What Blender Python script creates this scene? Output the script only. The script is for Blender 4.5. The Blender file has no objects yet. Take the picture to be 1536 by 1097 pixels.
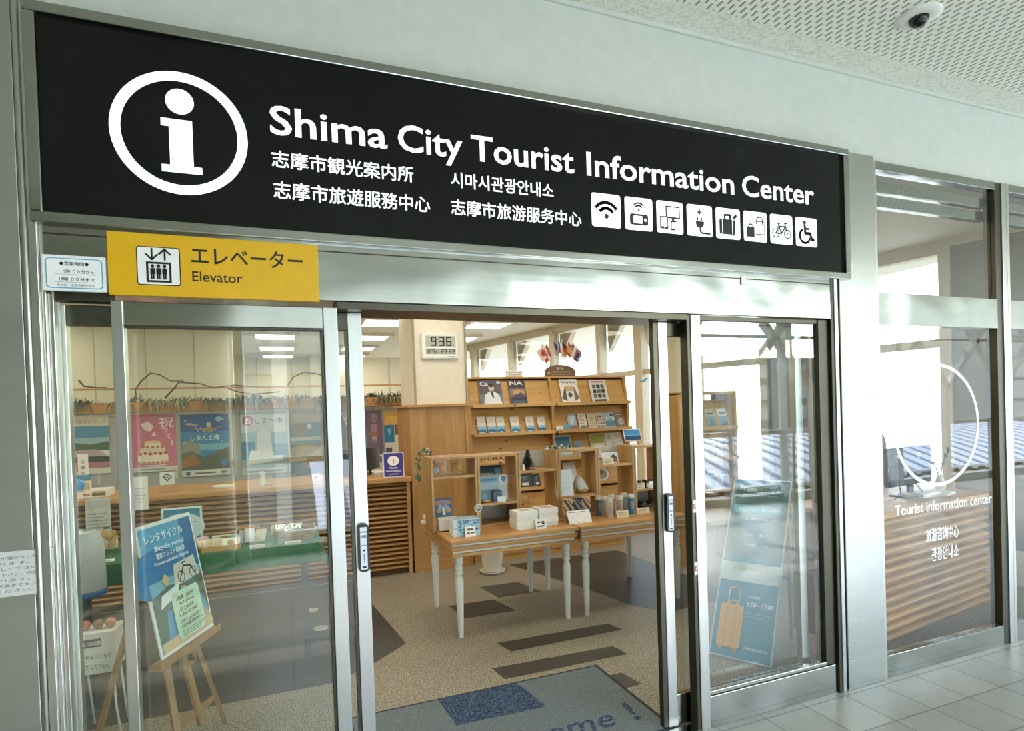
import bpy, bmesh, math, random
from mathutils import Vector, Matrix
random.seed(7)
scene = bpy.context.scene
C = scene.collection
PI = math.pi

# ------------------------------------------------------------------ camera
FPX, PPX, PPY = 865.01, 768 - 4.94, 548.5 + 80.21
YAW, PITCH, ROLL = (math.radians(a) for a in (21.0747, -0.81283, -1.89244))
CAM = Vector((0, -2.3, 1.603))
fw = Vector((math.sin(YAW) * math.cos(PITCH), math.cos(YAW) * math.cos(PITCH), math.sin(PITCH)))
rt0 = Vector((math.cos(YAW), -math.sin(YAW), 0))
up0 = rt0.cross(fw)
rt = rt0 * math.cos(ROLL) + up0 * math.sin(ROLL)
up = -rt0 * math.sin(ROLL) + up0 * math.cos(ROLL)
cam = bpy.data.cameras.new('camera')
cam.sensor_width = 36.0
cam.lens = FPX / 1536 * 36
cam.shift_x = 4.94 / 1536
cam.shift_y = 80.21 / 1536
cam.clip_start = 0.02
cam.clip_end = 400
camo = bpy.data.objects.new('camera', cam)
C.objects.link(camo)
camo.matrix_world = Matrix(((rt.x, up.x, -fw.x, CAM.x), (rt.y, up.y, -fw.y, CAM.y), (rt.z, up.z, -fw.z, CAM.z), (0, 0, 0, 1)))
scene.camera = camo


def P(px, py, Y):
    """World point at depth y=Y seen at a pixel of the 1536x1097 photograph."""
    d = rt * ((px - PPX) / FPX) - up * ((py - PPY) / FPX) + fw
    return CAM + d * ((Y - CAM.y) / d.y)


# ------------------------------------------------------------------ sky, sun, exposure
w = bpy.data.worlds.new('sky')
scene.world = w
w.use_nodes = True
nt = w.node_tree
nt.nodes.clear()
wo = nt.nodes.new('ShaderNodeOutputWorld')
bg = nt.nodes.new('ShaderNodeBackground')
sky = nt.nodes.new('ShaderNodeTexSky')
sky.sky_type = 'NISHITA'
sky.sun_disc = False
sky.sun_elevation = math.radians(40)
sky.sun_rotation = math.radians(145)
sky.air_density = 1.1
sky.dust_density = 0.4
bg.inputs['Strength'].default_value = 1.6
hs = nt.nodes.new('ShaderNodeHueSaturation')
hs.inputs['Saturation'].default_value = 0.8
nt.links.new(sky.outputs[0], hs.inputs['Color'])
nt.links.new(hs.outputs[0], bg.inputs[0])
nt.links.new(bg.outputs[0], wo.inputs[0])

sl = bpy.data.lights.new('sun', 'SUN')
sl.energy = 11.0
sl.angle = math.radians(0.6)
sl.color = (1.0, 0.96, 0.9)
so = bpy.data.objects.new('sun', sl)
C.objects.link(so)
so.rotation_euler = Vector((0.45, -0.65, 0.60)).to_track_quat('Z', 'Y').to_euler()
so.location = (8, -16, 14)

vs = scene.view_settings
vs.view_transform = 'Standard'
vs.look = 'None'
vs.gamma = 1.0
vs.use_curve_mapping = False
vs.exposure = 0.08
scene.cycles.transparent_max_bounces = 24
scene.cycles.max_bounces = 10
scene.cycles.glossy_bounces = 6
scene.cycles.sample_clamp_indirect = 8.0


# ------------------------------------------------------------------ materials
def lin(h):
    if isinstance(h, str):
        h = h.lstrip('#')
        c = [int(h[i:i + 2], 16) / 255 for i in (0, 2, 4)]
        return tuple(((x + 0.055) / 1.055) ** 2.4 if x > 0.04045 else x / 12.92 for x in c) + (1,)
    return tuple(h) + (1,)


def newmat(name):
    m = bpy.data.materials.new(name)
    m.use_nodes = True
    n = m.node_tree
    n.nodes.clear()
    out = n.nodes.new('ShaderNodeOutputMaterial')
    b = n.nodes.new('ShaderNodeBsdfPrincipled')
    n.links.new(b.outputs[0], out.inputs[0])
    return m, n, b, out


def nd(n, kind, **kw):
    x = n.nodes.new(kind)
    for k, v in kw.items():
        if k in x.inputs:
            x.inputs[k].default_value = v
        else:
            setattr(x, k, v)
    return x


def coords(n, scale=(1, 1, 1), rot=(0, 0, 0)):
    tc = n.nodes.new('ShaderNodeTexCoord')
    mp = n.nodes.new('ShaderNodeMapping')
    mp.inputs['Scale'].default_value = scale
    mp.inputs['Rotation'].default_value = rot
    n.links.new(tc.outputs['Object'], mp.inputs[0])
    return mp.outputs[0]


def ramp(n, src, stops):
    r = n.nodes.new('ShaderNodeValToRGB')
    while len(r.color_ramp.elements) < len(stops):
        r.color_ramp.elements.new(0.5)
    for e, (p, c) in zip(r.color_ramp.elements, stops):
        e.position = p
        e.color = lin(c)
    n.links.new(src, r.inputs[0])
    return r.outputs[0]


_M = {}


def mat(col, rough=0.55, metal=0.0, emit=0.0):
    """A plain painted or printed surface with a faint mottling."""
    key = (col, rough, metal, emit)
    if key in _M:
        return _M[key]
    m, n, b, out = newmat('surface_' + str(col).lstrip('#'))
    c = lin(col)
    nz = nd(n, 'ShaderNodeTexNoise', Scale=18.0, Detail=2.0)
    n.links.new(coords(n), nz.inputs['Vector'])
    lo = tuple(x * 0.975 for x in c[:3])
    hi = tuple(min(1, x * 1.02) for x in c[:3])
    n.links.new(ramp(n, nz.outputs[0], [(0.35, lo), (0.65, hi)]), b.inputs['Base Color'])
    b.inputs['Roughness'].default_value = rough
    b.inputs['Metallic'].default_value = metal
    if emit:
        b.inputs['Emission Color'].default_value = c
        b.inputs['Emission Strength'].default_value = emit
    _M[key] = m
    return m


def steel(name, col, r0, r1, stretch, wav=0.0, wscale=1.6):
    m, n, b, out = newmat(name)
    b.inputs['Metallic'].default_value = 1.0
    v = coords(n, stretch)
    nz = nd(n, 'ShaderNodeTexNoise', Scale=1.0, Detail=5.0)
    n.links.new(v, nz.inputs['Vector'])
    mr = nd(n, 'ShaderNodeMapRange')
    mr.inputs['To Min'].default_value = r0
    mr.inputs['To Max'].default_value = r1
    n.links.new(nz.outputs[0], mr.inputs[0])
    n.links.new(mr.outputs[0], b.inputs['Roughness'])
    c = lin(col)[:3]
    n.links.new(ramp(n, nz.outputs[0], [(0.3, tuple(x * 0.93 for x in c)), (0.7, c)]), b.inputs['Base Color'])
    if wav:
        n2 = nd(n, 'ShaderNodeTexNoise', Scale=wscale, Detail=1.0)
        n.links.new(coords(n), n2.inputs['Vector'])
        bp = nd(n, 'ShaderNodeBump', Strength=wav, Distance=0.05)
        n.links.new(n2.outputs[0], bp.inputs['Height'])
        n.links.new(bp.outputs[0], b.inputs['Normal'])
    return m


def wood(name, c0, c1, axis='z', scale=1.0, knots=False, rough=0.42):
    m, n, b, out = newmat(name)
    s = {'x': (1.2, 14, 14), 'y': (14, 1.2, 14), 'z': (14, 14, 1.2)}[axis]
    v = coords(n, tuple(q * scale for q in s))
    nz = nd(n, 'ShaderNodeTexNoise', Scale=1.6, Detail=5.0, Distortion=0.6)
    n.links.new(v, nz.inputs['Vector'])
    col = ramp(n, nz.outputs[0], [(0.3, c0), (0.7, c1)])
    if knots:
        v2 = coords(n, {'x': (5, 9, 9), 'y': (9, 5, 9), 'z': (9, 9, 5)}[axis])
        vo = nd(n, 'ShaderNodeTexVoronoi', Scale=0.9, Randomness=1.0)
        n.links.new(v2, vo.inputs['Vector'])
        k = ramp(n, vo.outputs['Distance'], [(0.07, (1, 1, 1)), (0.15, (0, 0, 0))])
        mx = nd(n, 'ShaderNodeMix', data_type='RGBA')
        n.links.new(k, mx.inputs[0])
        n.links.new(col, mx.inputs[6])
        mx.inputs[7].default_value = lin('#7d4c1f')
        col = mx.outputs[2]
    n.links.new(col, b.inputs['Base Color'])
    b.inputs['Roughness'].default_value = rough
    bp = nd(n, 'ShaderNodeBump', Strength=0.08, Distance=0.01)
    n.links.new(nz.outputs[0], bp.inputs['Height'])
    n.links.new(bp.outputs[0], b.inputs['Normal'])
    return m


def glassmat(name, tint=(0.93, 0.97, 0.95), ior=1.5, rough=0.0):
    m = bpy.data.materials.new(name)
    m.use_nodes = True
    n = m.node_tree
    n.nodes.clear()
    out = n.nodes.new('ShaderNodeOutputMaterial')
    tr = nd(n, 'ShaderNodeBsdfTransparent')
    tr.inputs[0].default_value = tint + (1,)
    gl = nd(n, 'ShaderNodeBsdfGlossy', Roughness=rough)
    fr = nd(n, 'ShaderNodeFresnel', IOR=ior)
    nz = nd(n, 'ShaderNodeTexNoise', Scale=0.7, Detail=0.0)
    n.links.new(coords(n), nz.inputs['Vector'])
    bp = nd(n, 'ShaderNodeBump', Strength=0.025, Distance=0.1)
    n.links.new(nz.outputs[0], bp.inputs['Height'])
    n.links.new(bp.outputs[0], gl.inputs['Normal'])
    mx = nd(n, 'ShaderNodeMixShader')
    ge = nd(n, 'ShaderNodeNewGeometry')
    iv = nd(n, 'ShaderNodeMath', operation='SUBTRACT')
    iv.inputs[0].default_value = 1.0
    n.links.new(ge.outputs['Backfacing'], iv.inputs[1])
    mu = nd(n, 'ShaderNodeMath', operation='MULTIPLY')
    n.links.new(fr.outputs[0], mu.inputs[0])
    n.links.new(iv.outputs[0], mu.inputs[1])
    n.links.new(mu.outputs[0], mx.inputs[0])
    n.links.new(tr.outputs[0], mx.inputs[1])
    n.links.new(gl.outputs[0], mx.inputs[2])
    n.links.new(mx.outputs[0], out.inputs[0])
    return m


def speckle(name, c0, c1, c2, scale=220.0, rough=0.35):
    m, n, b, out = newmat(name)
    v = coords(n)
    nz = nd(n, 'ShaderNodeTexNoise', Scale=scale, Detail=2.0)
    n.links.new(v, nz.inputs['Vector'])
    n2 = nd(n, 'ShaderNodeTexNoise', Scale=2.0, Detail=3.0)
    n.links.new(v, n2.inputs['Vector'])
    a = ramp(n, nz.outputs[0], [(0.36, c0), (0.5, c1), (0.64, c2)])
    mx = nd(n, 'ShaderNodeMix', data_type='RGBA', blend_type='MULTIPLY')
    mx.inputs[0].default_value = 0.5
    n.links.new(a, mx.inputs[6])
    n.links.new(ramp(n, n2.outputs[0], [(0.3, (0.8, 0.8, 0.8)), (0.7, (1, 1, 1))]), mx.inputs[7])
    n.links.new(mx.outputs[2], b.inputs['Base Color'])
    b.inputs['Roughness'].default_value = rough
    return m


def tilemat(name, size, offx, offy, c0, c1, cg, rough=0.3):
    m, n, b, out = newmat(name)
    tc = n.nodes.new('ShaderNodeTexCoord')
    mp = n.nodes.new('ShaderNodeMapping')
    mp.inputs['Location'].default_value = (-offx, -offy, 0)
    n.links.new(tc.outputs['Object'], mp.inputs[0])
    br = nd(n, 'ShaderNodeTexBrick', Scale=1.0)
    br.offset = 0.0
    br.squash = 1.0
    br.inputs['Brick Width'].default_value = size
    br.inputs['Row Height'].default_value = size
    br.inputs['Mortar Size'].default_value = 0.004
    br.inputs['Mortar Smooth'].default_value = 0.1
    br.inputs['Color1'].default_value = lin(c0)
    br.inputs['Color2'].default_value = lin(c1)
    br.inputs['Mortar'].default_value = lin(cg)
    n.links.new(mp.outputs[0], br.inputs['Vector'])
    nz = nd(n, 'ShaderNodeTexNoise', Scale=9.0, Detail=6.0)
    n.links.new(tc.outputs['Object'], nz.inputs['Vector'])
    mx = nd(n, 'ShaderNodeMix', data_type='RGBA', blend_type='MULTIPLY')
    mx.inputs[0].default_value = 0.6
    n.links.new(br.outputs[0], mx.inputs[6])
    n.links.new(ramp(n, nz.outputs[0], [(0.3, (0.82, 0.82, 0.8)), (0.62, (1, 1, 1))]), mx.inputs[7])
    n.links.new(mx.outputs[2], b.inputs['Base Color'])
    b.inputs['Roughness'].default_value = rough
    bp = nd(n, 'ShaderNodeBump', Strength=0.3, Distance=0.004)
    bp.invert = True
    n.links.new(br.outputs[1], bp.inputs['Height'])
    n.links.new(bp.outputs[0], b.inputs['Normal'])
    return m


def perforated(name):
    """White rock-wool ceiling board with rows of short slots and a plain margin by the wall."""
    m, n, b, out = newmat(name)
    tc = n.nodes.new('ShaderNodeTexCoord')
    br = nd(n, 'ShaderNodeTexBrick', Scale=1.0)
    mp = n.nodes.new('ShaderNodeMapping')
    mp.inputs['Rotation'].default_value = (0, 0, PI / 2)
    n.links.new(tc.outputs['Object'], mp.inputs[0])
    n.links.new(mp.outputs[0], br.inputs['Vector'])
    br.offset = 0.5
    br.inputs['Brick Width'].default_value = 0.060
    br.inputs['Row Height'].default_value = 0.034
    br.inputs['Mortar Size'].default_value = 0.0125
    br.inputs['Mortar Smooth'].default_value = 0.25
    br.inputs['Color1'].default_value = lin('#8d8f82')
    br.inputs['Color2'].default_value = lin('#8d8f82')
    br.inputs['Mortar'].default_value = lin('#e9ebe0')
    sp = nd(n, 'ShaderNodeSeparateXYZ')
    n.links.new(tc.outputs['Object'], sp.inputs[0])
    gt = nd(n, 'ShaderNodeMath', operation='LESS_THAN')
    n.links.new(sp.outputs[1], gt.inputs[0])
    gt.inputs[1].default_value = -0.135
    mx = nd(n, 'ShaderNodeMix', data_type='RGBA')
    n.links.new(gt.outputs[0], mx.inputs[0])
    nz = nd(n, 'ShaderNodeTexNoise', Scale=70.0, Detail=3.0)
    n.links.new(tc.outputs['Object'], nz.inputs['Vector'])
    n.links.new(ramp(n, nz.outputs[0], [(0.35, '#d2d4c8'), (0.55, '#e9ebe0')]), mx.inputs[6])
    n.links.new(br.outputs[0], mx.inputs[7])
    n.links.new(mx.outputs[2], b.inputs['Base Color'])
    b.inputs['Roughness'].default_value = 0.9
    return m


def emitter(name, col, s):
    m, n, b, out = newmat(name)
    b.inputs['Base Color'].default_value = lin(col)
    b.inputs['Emission Color'].default_value = lin(col)
    b.inputs['Emission Strength'].default_value = s
    nz = nd(n, 'ShaderNodeTexNoise', Scale=40.0)
    n.links.new(coords(n), nz.inputs['Vector'])
    n.links.new(ramp(n, nz.outputs[0], [(0.3, '#f4f6f6'), (0.7, '#ffffff')]), b.inputs['Base Color'])
    return m


STEEL_V = steel('brushed_steel_upright', '#c6c8c2', 0.24, 0.36, (60, 60, 2), 0.06, 0.9)
STEEL_H = steel('brushed_steel_header', '#a9aca3', 0.12, 0.2, (2, 40, 60), 0.35, 2.4)
STEEL_P = steel('steel_column_panel', '#bfc2bb', 0.22, 0.30, (2, 2, 22), 0.10, 1.1)
STEEL_L = steel('satin_column_panel', '#b2b4ab', 0.42, 0.52, (2, 2, 22), 0.05, 1.1)
DARKSTEEL = steel('dark_bronze_frame', '#57554a', 0.3, 0.45, (40, 40, 2))
GLASS = glassmat('door_glass', (0.95, 0.97, 0.95), 1.9)
GLASS_W = glassmat('window_glass', (0.97, 0.98, 0.98), 2.1)
GLASS_S = glassmat('tinted_side_glass', (0.8, 0.8, 0.78), 1.5)
ACRYL = glassmat('clear_acrylic', (0.96, 0.97, 0.97), 1.3)
WALLP = mat('#cdd3c8', 0.8)
CEILM = perforated('perforated_ceiling')
TILE = tilemat('outer_floor_tile', 0.278, 3.045, -0.045, '#a3a296', '#97968b', '#6f6e64')
VINYL = speckle('speckled_vinyl', '#564f40', '#8d8470', '#bdb49e', 130.0, 0.5)
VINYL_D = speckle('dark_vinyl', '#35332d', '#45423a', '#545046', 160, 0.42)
CARPET = speckle('grey_mat_pile', '#4e5758', '#66706f', '#7d8684', 300, 0.95)
CARPET_B = speckle('blue_mat_pile', '#1b2a3d', '#2b4058', '#566a80', 120, 0.95)
OAK = wood('oak_veneer', '#a87a40', '#c4965a', 'z')
OAK_X = wood('oak_board', '#ae7e44', '#ca9a5e', 'x')
PINE = wood('knotty_pine', '#bd8d4a', '#d6ac6a', 'x', 0.6, True)
PINE_Z = wood('pine_upright', '#b6874a', '#cfa366', 'z', 0.6)
SLATW = wood('slat_wood', '#9a703e', '#ba8e56', 'x', 0.8)
BIRCH = wood('birch_ply', '#a5804e', '#bd9762', 'z', 0.7)
EASELW = wood('easel_beech', '#8e6a41', '#a98354', 'z', 1.2)
CREAM = mat('#e6dfcb', 0.75)
OFFW = mat('#ecebe4', 0.5)
PAPER = mat('#f0efe8', 0.7)
BLACK = mat('#16181a', 0.4)
GREYP = mat('#b9bab4', 0.6)
BEIGE = mat('#d6cdb8', 0.7)
CLEG = mat('#d9d8cc', 0.4)
LAMP = emitter('lamp_diffuser', '#fff4e0', 9.0)


# ------------------------------------------------------------------ mesh builder
W = {}


def wm(o):
    return W.get(o.name, Matrix.Identity(4))


class MB:
    def __init__(self, M=None):
        self.v, self.f, self.mi, self.ms, self.sm = [], [], [], [], []
        self.M = M

    def add(self, vs, fs, m, smooth=False, M=None):
        b = len(self.v)
        T = M if M is not None else self.M
        self.v += [(T @ Vector(p)) if T is not None else Vector(p) for p in vs]
        if m not in self.ms:
            self.ms.append(m)
        k = self.ms.index(m)
        for f in fs:
            self.f.append([b + i for i in f])
            self.mi.append(k)
            self.sm.append(smooth)
        return self

    def box(self, x0, y0, z0, x1, y1, z1, m, M=None):
        vs = [(x, y, z) for x in (x0, x1) for y in (y0, y1) for z in (z0, z1)]
        return self.add(vs, [(0, 1, 3, 2), (4, 6, 7, 5), (0, 4, 5, 1), (2, 3, 7, 6), (0, 2, 6, 4), (1, 5, 7, 3)], m, False, M)

    def prism(self, pts, a0, a1, m, plane='xz', M=None):
        """Extrude a 2-D outline between a0 and a1 along the axis it does not use."""
        if plane == 'xz':
            f = lambda p, a: (p[0], a, p[1])
        elif plane == 'xy':
            f = lambda p, a: (p[0], p[1], a)
        else:
            f = lambda p, a: (a, p[0], p[1])
        n = len(pts)
        vs = [f(p, a0) for p in pts] + [f(p, a1) for p in pts]
        fs = [tuple(range(n)), tuple(range(2 * n - 1, n - 1, -1))]
        fs += [(i, (i + 1) % n, n + (i + 1) % n, n + i) for i in range(n)]
        return self.add(vs, fs, m, False, M)

    def lathe(self, prof, m, n=20, c=(0, 0, 0), M=None):
        vs, fs = [], []
        for r, z in prof:
            for i in range(n):
                a = 2 * PI * i / n
                vs.append((c[0] + r * math.cos(a), c[1] + r * math.sin(a), c[2] + z))
        for k in range(len(prof) - 1):
            for i in range(n):
                j = (i + 1) % n
                fs.append((k * n + i, k * n + j, (k + 1) * n + j, (k + 1) * n + i))
        self.add(vs, fs, m, True, M)
        self.add([vs[i] for i in range(n)], [tuple(range(n - 1, -1, -1))], m, False, M)
        self.add([vs[-n + i] for i in range(n)], [tuple(range(n))], m, False, M)
        return self

    def tube(self, pts, r, m, n=8, M=None):
        pts = [Vector(p) for p in pts]
        rr = r if isinstance(r, (list, tuple)) else [r] * len(pts)
        vs, fs = [], []
        prev = None
        for k, p in enumerate(pts):
            d = (pts[min(k + 1, len(pts) - 1)] - pts[max(k - 1, 0)]).normalized()
            a = Vector((0, 0, 1)) if abs(d.z) < 0.9 else Vector((1, 0, 0))
            if prev is not None and prev.cross(d).length > 1e-4:
                u = (prev - d * prev.dot(d)).normalized()
            else:
                u = d.cross(a).normalized()
            prev = u
            v = d.cross(u)
            for i in range(n):
                t = 2 * PI * i / n
                q = p + (u * math.cos(t) + v * math.sin(t)) * rr[k]
                vs.append(tuple(q))
        for k in range(len(pts) - 1):
            for i in range(n):
                j = (i + 1) % n
                fs.append((k * n + i, k * n + j, (k + 1) * n + j, (k + 1) * n + i))
        fs.append(tuple(range(n - 1, -1, -1)))
        fs.append(tuple(range((len(pts) - 1) * n, len(pts) * n)))
        return self.add(vs, fs, m, True, M)

    def build(self, name, parent=None, bevel=0.0, local=False):
        me = bpy.data.meshes.new(name)
        me.from_pydata([tuple(p) for p in self.v], [], self.f)
        for m in self.ms:
            me.materials.append(m)
        for p, k, s in zip(me.polygons, self.mi, self.sm):
            p.material_index = k
            p.use_smooth = s
        bm = bmesh.new()
        bm.from_mesh(me)
        bmesh.ops.recalc_face_normals(bm, faces=bm.faces)
        bm.to_mesh(me)
        bm.free()
        o = bpy.data.objects.new(name, me)
        C.objects.link(o)
        if parent is not None:
            o.parent = parent
            if not local:
                me.transform(wm(parent).inverted())
            W[o.name] = wm(parent)
        if bevel:
            md = o.modifiers.new('bevel', 'BEVEL')
            md.width = bevel
            md.segments = 2
            md.limit_method = 'ANGLE'
            md.angle_limit = math.radians(50)
        return o


def tag(o, label, cat, group=None, kind=None):
    o['label'] = label
    o['category'] = cat
    if group:
        o['group'] = group
    if kind:
        o['kind'] = kind
    return o


def thing(name, label, cat, loc=(0, 0, 0), rz=0.0, group=None, kind=None):
    o = bpy.data.objects.new(name, None)
    o.empty_display_size = 0.05
    C.objects.link(o)
    o.location = loc
    o.rotation_euler = (0, 0, rz)
    W[o.name] = Matrix.Translation(Vector(loc)) @ Matrix.Rotation(rz, 4, 'Z')
    return tag(o, label, cat, group, kind)


def solo(mb, name, label, cat, loc=(0, 0, 0), rz=0.0, group=None, bevel=0.0, kind=None, tilt=0.0):
    """A thing that is one mesh, built in local coordinates about its base."""
    o = mb.build(name, None, bevel)
    o.location = loc
    o.rotation_euler = (tilt, 0, rz)
    W[o.name] = Matrix.Translation(Vector(loc)) @ Matrix.Rotation(rz, 4, 'Z') @ Matrix.Rotation(tilt, 4, 'X')
    return tag(o, label, cat, group, kind)


def struct(mb, name, label, cat, bevel=0.0):
    o = mb.build(name, None, bevel)
    return tag(o, label, cat, None, 'structure')


def dup(root, loc, rz=None, label=None, group=None):
    r = root.copy()
    C.objects.link(r)
    r.location = loc
    if rz is not None:
        r.rotation_euler = (0, 0, rz)
    if label:
        r['label'] = label
    if group:
        r['group'] = group
    for ch in list(root.children):
        c = ch.copy()
        C.objects.link(c)
        c.parent = r
        for g in list(ch.children):
            d = g.copy()
            C.objects.link(d)
            d.parent = c
    return r


# ------------------------------------------------------------------ lettering and printed artwork
_T = {}


def text_mesh(s, bold=0.0, shear=0.0):
    k = (s, bold, shear)
    if k not in _T:
        cu = bpy.data.curves.new('lettering', 'FONT')
        cu.body = s
        cu.size = 1.0
        cu.offset = bold
        cu.shear = shear
        cu.resolution_u = 3
        o = bpy.data.objects.new('lettering', cu)
        C.objects.link(o)
        dg = bpy.context.evaluated_depsgraph_get()
        me = bpy.data.meshes.new_from_object(o.evaluated_get(dg))
        vs = [(v.co.x, v.co.y) for v in me.vertices]
        fs = [tuple(p.vertices) for p in me.polygons]
        bpy.data.objects.remove(o)
        bpy.data.meshes.remove(me)
        bpy.data.curves.remove(cu)
        _T[k] = (vs, fs)
    return _T[k]


def put_text(mb, s, x, z, size, m, y=0.0, width=None, align='l', bold=0.0, shear=0.0, M=None, slope=0.0):
    if any(ord(ch) > 0x2fff for ch in s):
        # heavy strokes of East Asian lettering: a few copies a hair apart
        k = bold * 0.8 * size
        if bold >= 0.01:
            for i, (dx, dz) in enumerate(((k, 0), (-k, 0), (0, k), (0, -k))):
                put_text(mb, s, x + dx, z + dz, size, m, y - 0.00003 * (i + 1), width, align, 0.0, shear, M)
        bold = 0.0
    vs, fs = text_mesh(s, bold, shear)
    if not vs:
        return
    x0, x1 = min(v[0] for v in vs), max(v[0] for v in vs)
    sx = size if width is None else width / (x1 - x0)
    wd = (x1 - x0) * sx
    ox = x - {'l': 0, 'c': wd / 2, 'r': wd}[align]
    mb.add([(ox + (v[0] - x0) * sx, y, z + v[1] * size) for v in vs], fs, m, False, M)


def ell(cx, cz, rx, rz, n=28, a0=0.0, a1=2 * PI):
    return [(cx + rx * math.cos(a0 + (a1 - a0) * i / n), cz + rz * math.sin(a0 + (a1 - a0) * i / n)) for i in range(n)]


def strip(pts, wd):
    """Quads of a polyline of the given width."""
    out = []
    for (ax, az), (bx, bz) in zip(pts, pts[1:]):
        dx, dz = bx - ax, bz - az
        L = math.hypot(dx, dz) or 1
        nx, nz = -dz / L * wd / 2, dx / L * wd / 2
        ex, ez = dx / L * wd * 0.25, dz / L * wd * 0.25
        out.append([(ax + nx - ex, az + nz - ez), (ax - nx - ex, az - nz - ez), (bx - nx + ex, bz - nz + ez), (bx + nx + ex, bz + nz + ez)])
    return out


def art(mb, w, h, items, y=0.0, rough=0.45, emit=0.0, M=None, step=0.0005, x0=None, z0=0.0):
    """Printed artwork on the front (-y) of a sheet w by h; positions are fractions of the sheet."""
    ox = -w / 2 if x0 is None else x0
    k = 0
    for it in items:
        t = it[0]
        k += 1
        yy = y - step * k
        mm = lambda c: c if isinstance(c, bpy.types.Material) else mat(c, rough, 0.0, emit)
        fl = lambda pts: [(ox + p[0] * w, yy, z0 + p[1] * h) for p in pts]
        if t == 'r':
            _, a, b, c, d, col = it
            mb.add(fl([(a, b), (c, b), (c, d), (a, d)]), [(0, 1, 2, 3)], mm(col), False, M)
        elif t == 'e':
            _, cx, cz, rx, rz, col = it
            p = ell(cx, cz, rx, rz)
            mb.add(fl(p), [tuple(range(len(p)))], mm(col), False, M)
        elif t == 'o':
            _, cx, cz, rx, rz, th, col = it
            n = 40
            a, b = ell(cx, cz, rx, rz, n), ell(cx, cz, rx - th, rz - th * w / h, n)
            mb.add(fl(a + b), [(i, (i + 1) % n, n + (i + 1) % n, n + i) for i in range(n)], mm(col), False, M)
        elif t == 'p':
            mb.add(fl(it[1]), [tuple(range(len(it[1])))], mm(it[2]), False, M)
        elif t == 'l':
            _, pts, wd, col = it
            for q in strip([(p[0] * w, p[1] * h) for p in pts], wd * w):
                mb.add([(ox + a, yy, z0 + b) for a, b in q], [(0, 1, 2, 3)], mm(col), False, M)
        elif t == 't':
            _, s, x, z, size, col = it[:6]
            al = it[6] if len(it) > 6 else 'l'
            wd = it[7] if len(it) > 7 else None
            bo = it[8] if len(it) > 8 else 0.012
            put_text(mb, s, ox + x * w, z0 + z * h, size * h, mm(col), yy, None if wd is None else wd * w, al, bo, 0, M)
    return mb


def card(name, label, cat, c, w, h, items, th=0.004, tilt=0.0, rz=0.0, back=None, group=None, rough=0.45, rim=None):
    """A thin printed board standing at c (bottom centre), leaning back by tilt."""
    mb = MB()
    mb.box(-w / 2, 0, 0, w / 2, th, h, back or PAPER)
    art(mb, w, h, items, 0.0, rough)
    if rim:
        r = 0.012
        for a in ((-w / 2 - r, -r, -w / 2, h + r), (w / 2, -r, w / 2 + r, h + r), (-w / 2, h, w / 2, h + r), (-w / 2, -r, w / 2, 0)):
            mb.box(a[0], -0.008, a[1], a[2], th + 0.006, a[3], rim)
    return solo(mb, name, label, cat, c, rz, group, 0.0, None, -tilt)


def span(x0, y0, x1, y1, Y):
    """Bottom centre, width and height of the upright rectangle seen between two pixel corners at depth Y."""
    a, b = P(x0, (y0 + y1) / 2, Y), P(x1, (y0 + y1) / 2, Y)
    t, u = P((x0 + x1) / 2, y0, Y), P((x0 + x1) / 2, y1, Y)
    return Vector(((a.x + b.x) / 2, Y, u.z)), b.x - a.x, t.z - u.z


LINES = lambda x0, x1, z0, z1, n, col: [('r', x0, z0 + (z1 - z0) * (i + 0.25) / n, x0 + (x1 - x0) * (0.75 + 0.25 * ((i * 37) % 5) / 4), z0 + (z1 - z0) * (i + 0.62) / n, col) for i in range(n)]

# ================================================================== SETTING: concourse outside the glass front
FL = MB()
FL.box(-6, -5.2, -0.2, 16, 0.0, 0.0, TILE)
struct(FL, 'floor_outside', 'pale square stone tiles of the concourse floor', 'floor')

CE = MB()
CE.box(-6, -5.2, 3.436, 16, 0.03, 3.6, CEILM)
struct(CE, 'ceiling_outside', 'white slotted acoustic board ceiling of the concourse', 'ceiling')

mb = MB()
mb.box(-6, 0.03, 2.2, 3.13, 0.23, 3.6, WALLP)
mb.box(3.13, 0.03, 2.95, 16, 0.23, 3.6, WALLP)
mb.box(-6, 0.018, 3.415, 16, 0.03, 3.436, WALLP)
struct(mb, 'wall_front', 'pale grey green wall band above the black sign', 'wall')
mb = MB()
mb.box(-6.2, 0.03, 0, -0.76, 0.23, 2.2, WALLP)
struct(mb, 'wall_left', 'wall behind the steel panels beside the entrance', 'wall')

# the far side of the concourse (seen as reflections in the glass): a wall, then a braced glazed front
mb = MB()
mb.box(-6, -5.2, 0, -0.6, -5.0, 3.6, mat('#dcdccf', 0.8))
mb.box(-0.6, -5.2, 3.2, 16, -5.0, 3.6, mat('#d8d8d0', 0.6))
mb.box(-6.2, -5.2, 0, -6, 0.03, 3.6, mat('#dcdccf', 0.8))
struct(mb, 'wall_back', 'grey wall on the other side of the concourse', 'wall')
WHITEP = mat('#eef0ee', 0.4)
mb = MB()


def mirror(px, py, d=4.4):
    p = P(px, py, d)
    return Vector((p.x, -d, p.z))


def bar(a, b, wdt, m, dep=0.1):
    d = (b - a)
    L = d.length
    ang = math.atan2(d.z, d.x)
    M = Matrix.Translation(a) @ Matrix.Rotation(-ang, 4, 'Y')
    mb.box(0, -dep / 2, -wdt / 2, L, dep / 2, wdt / 2, m, M)


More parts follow.
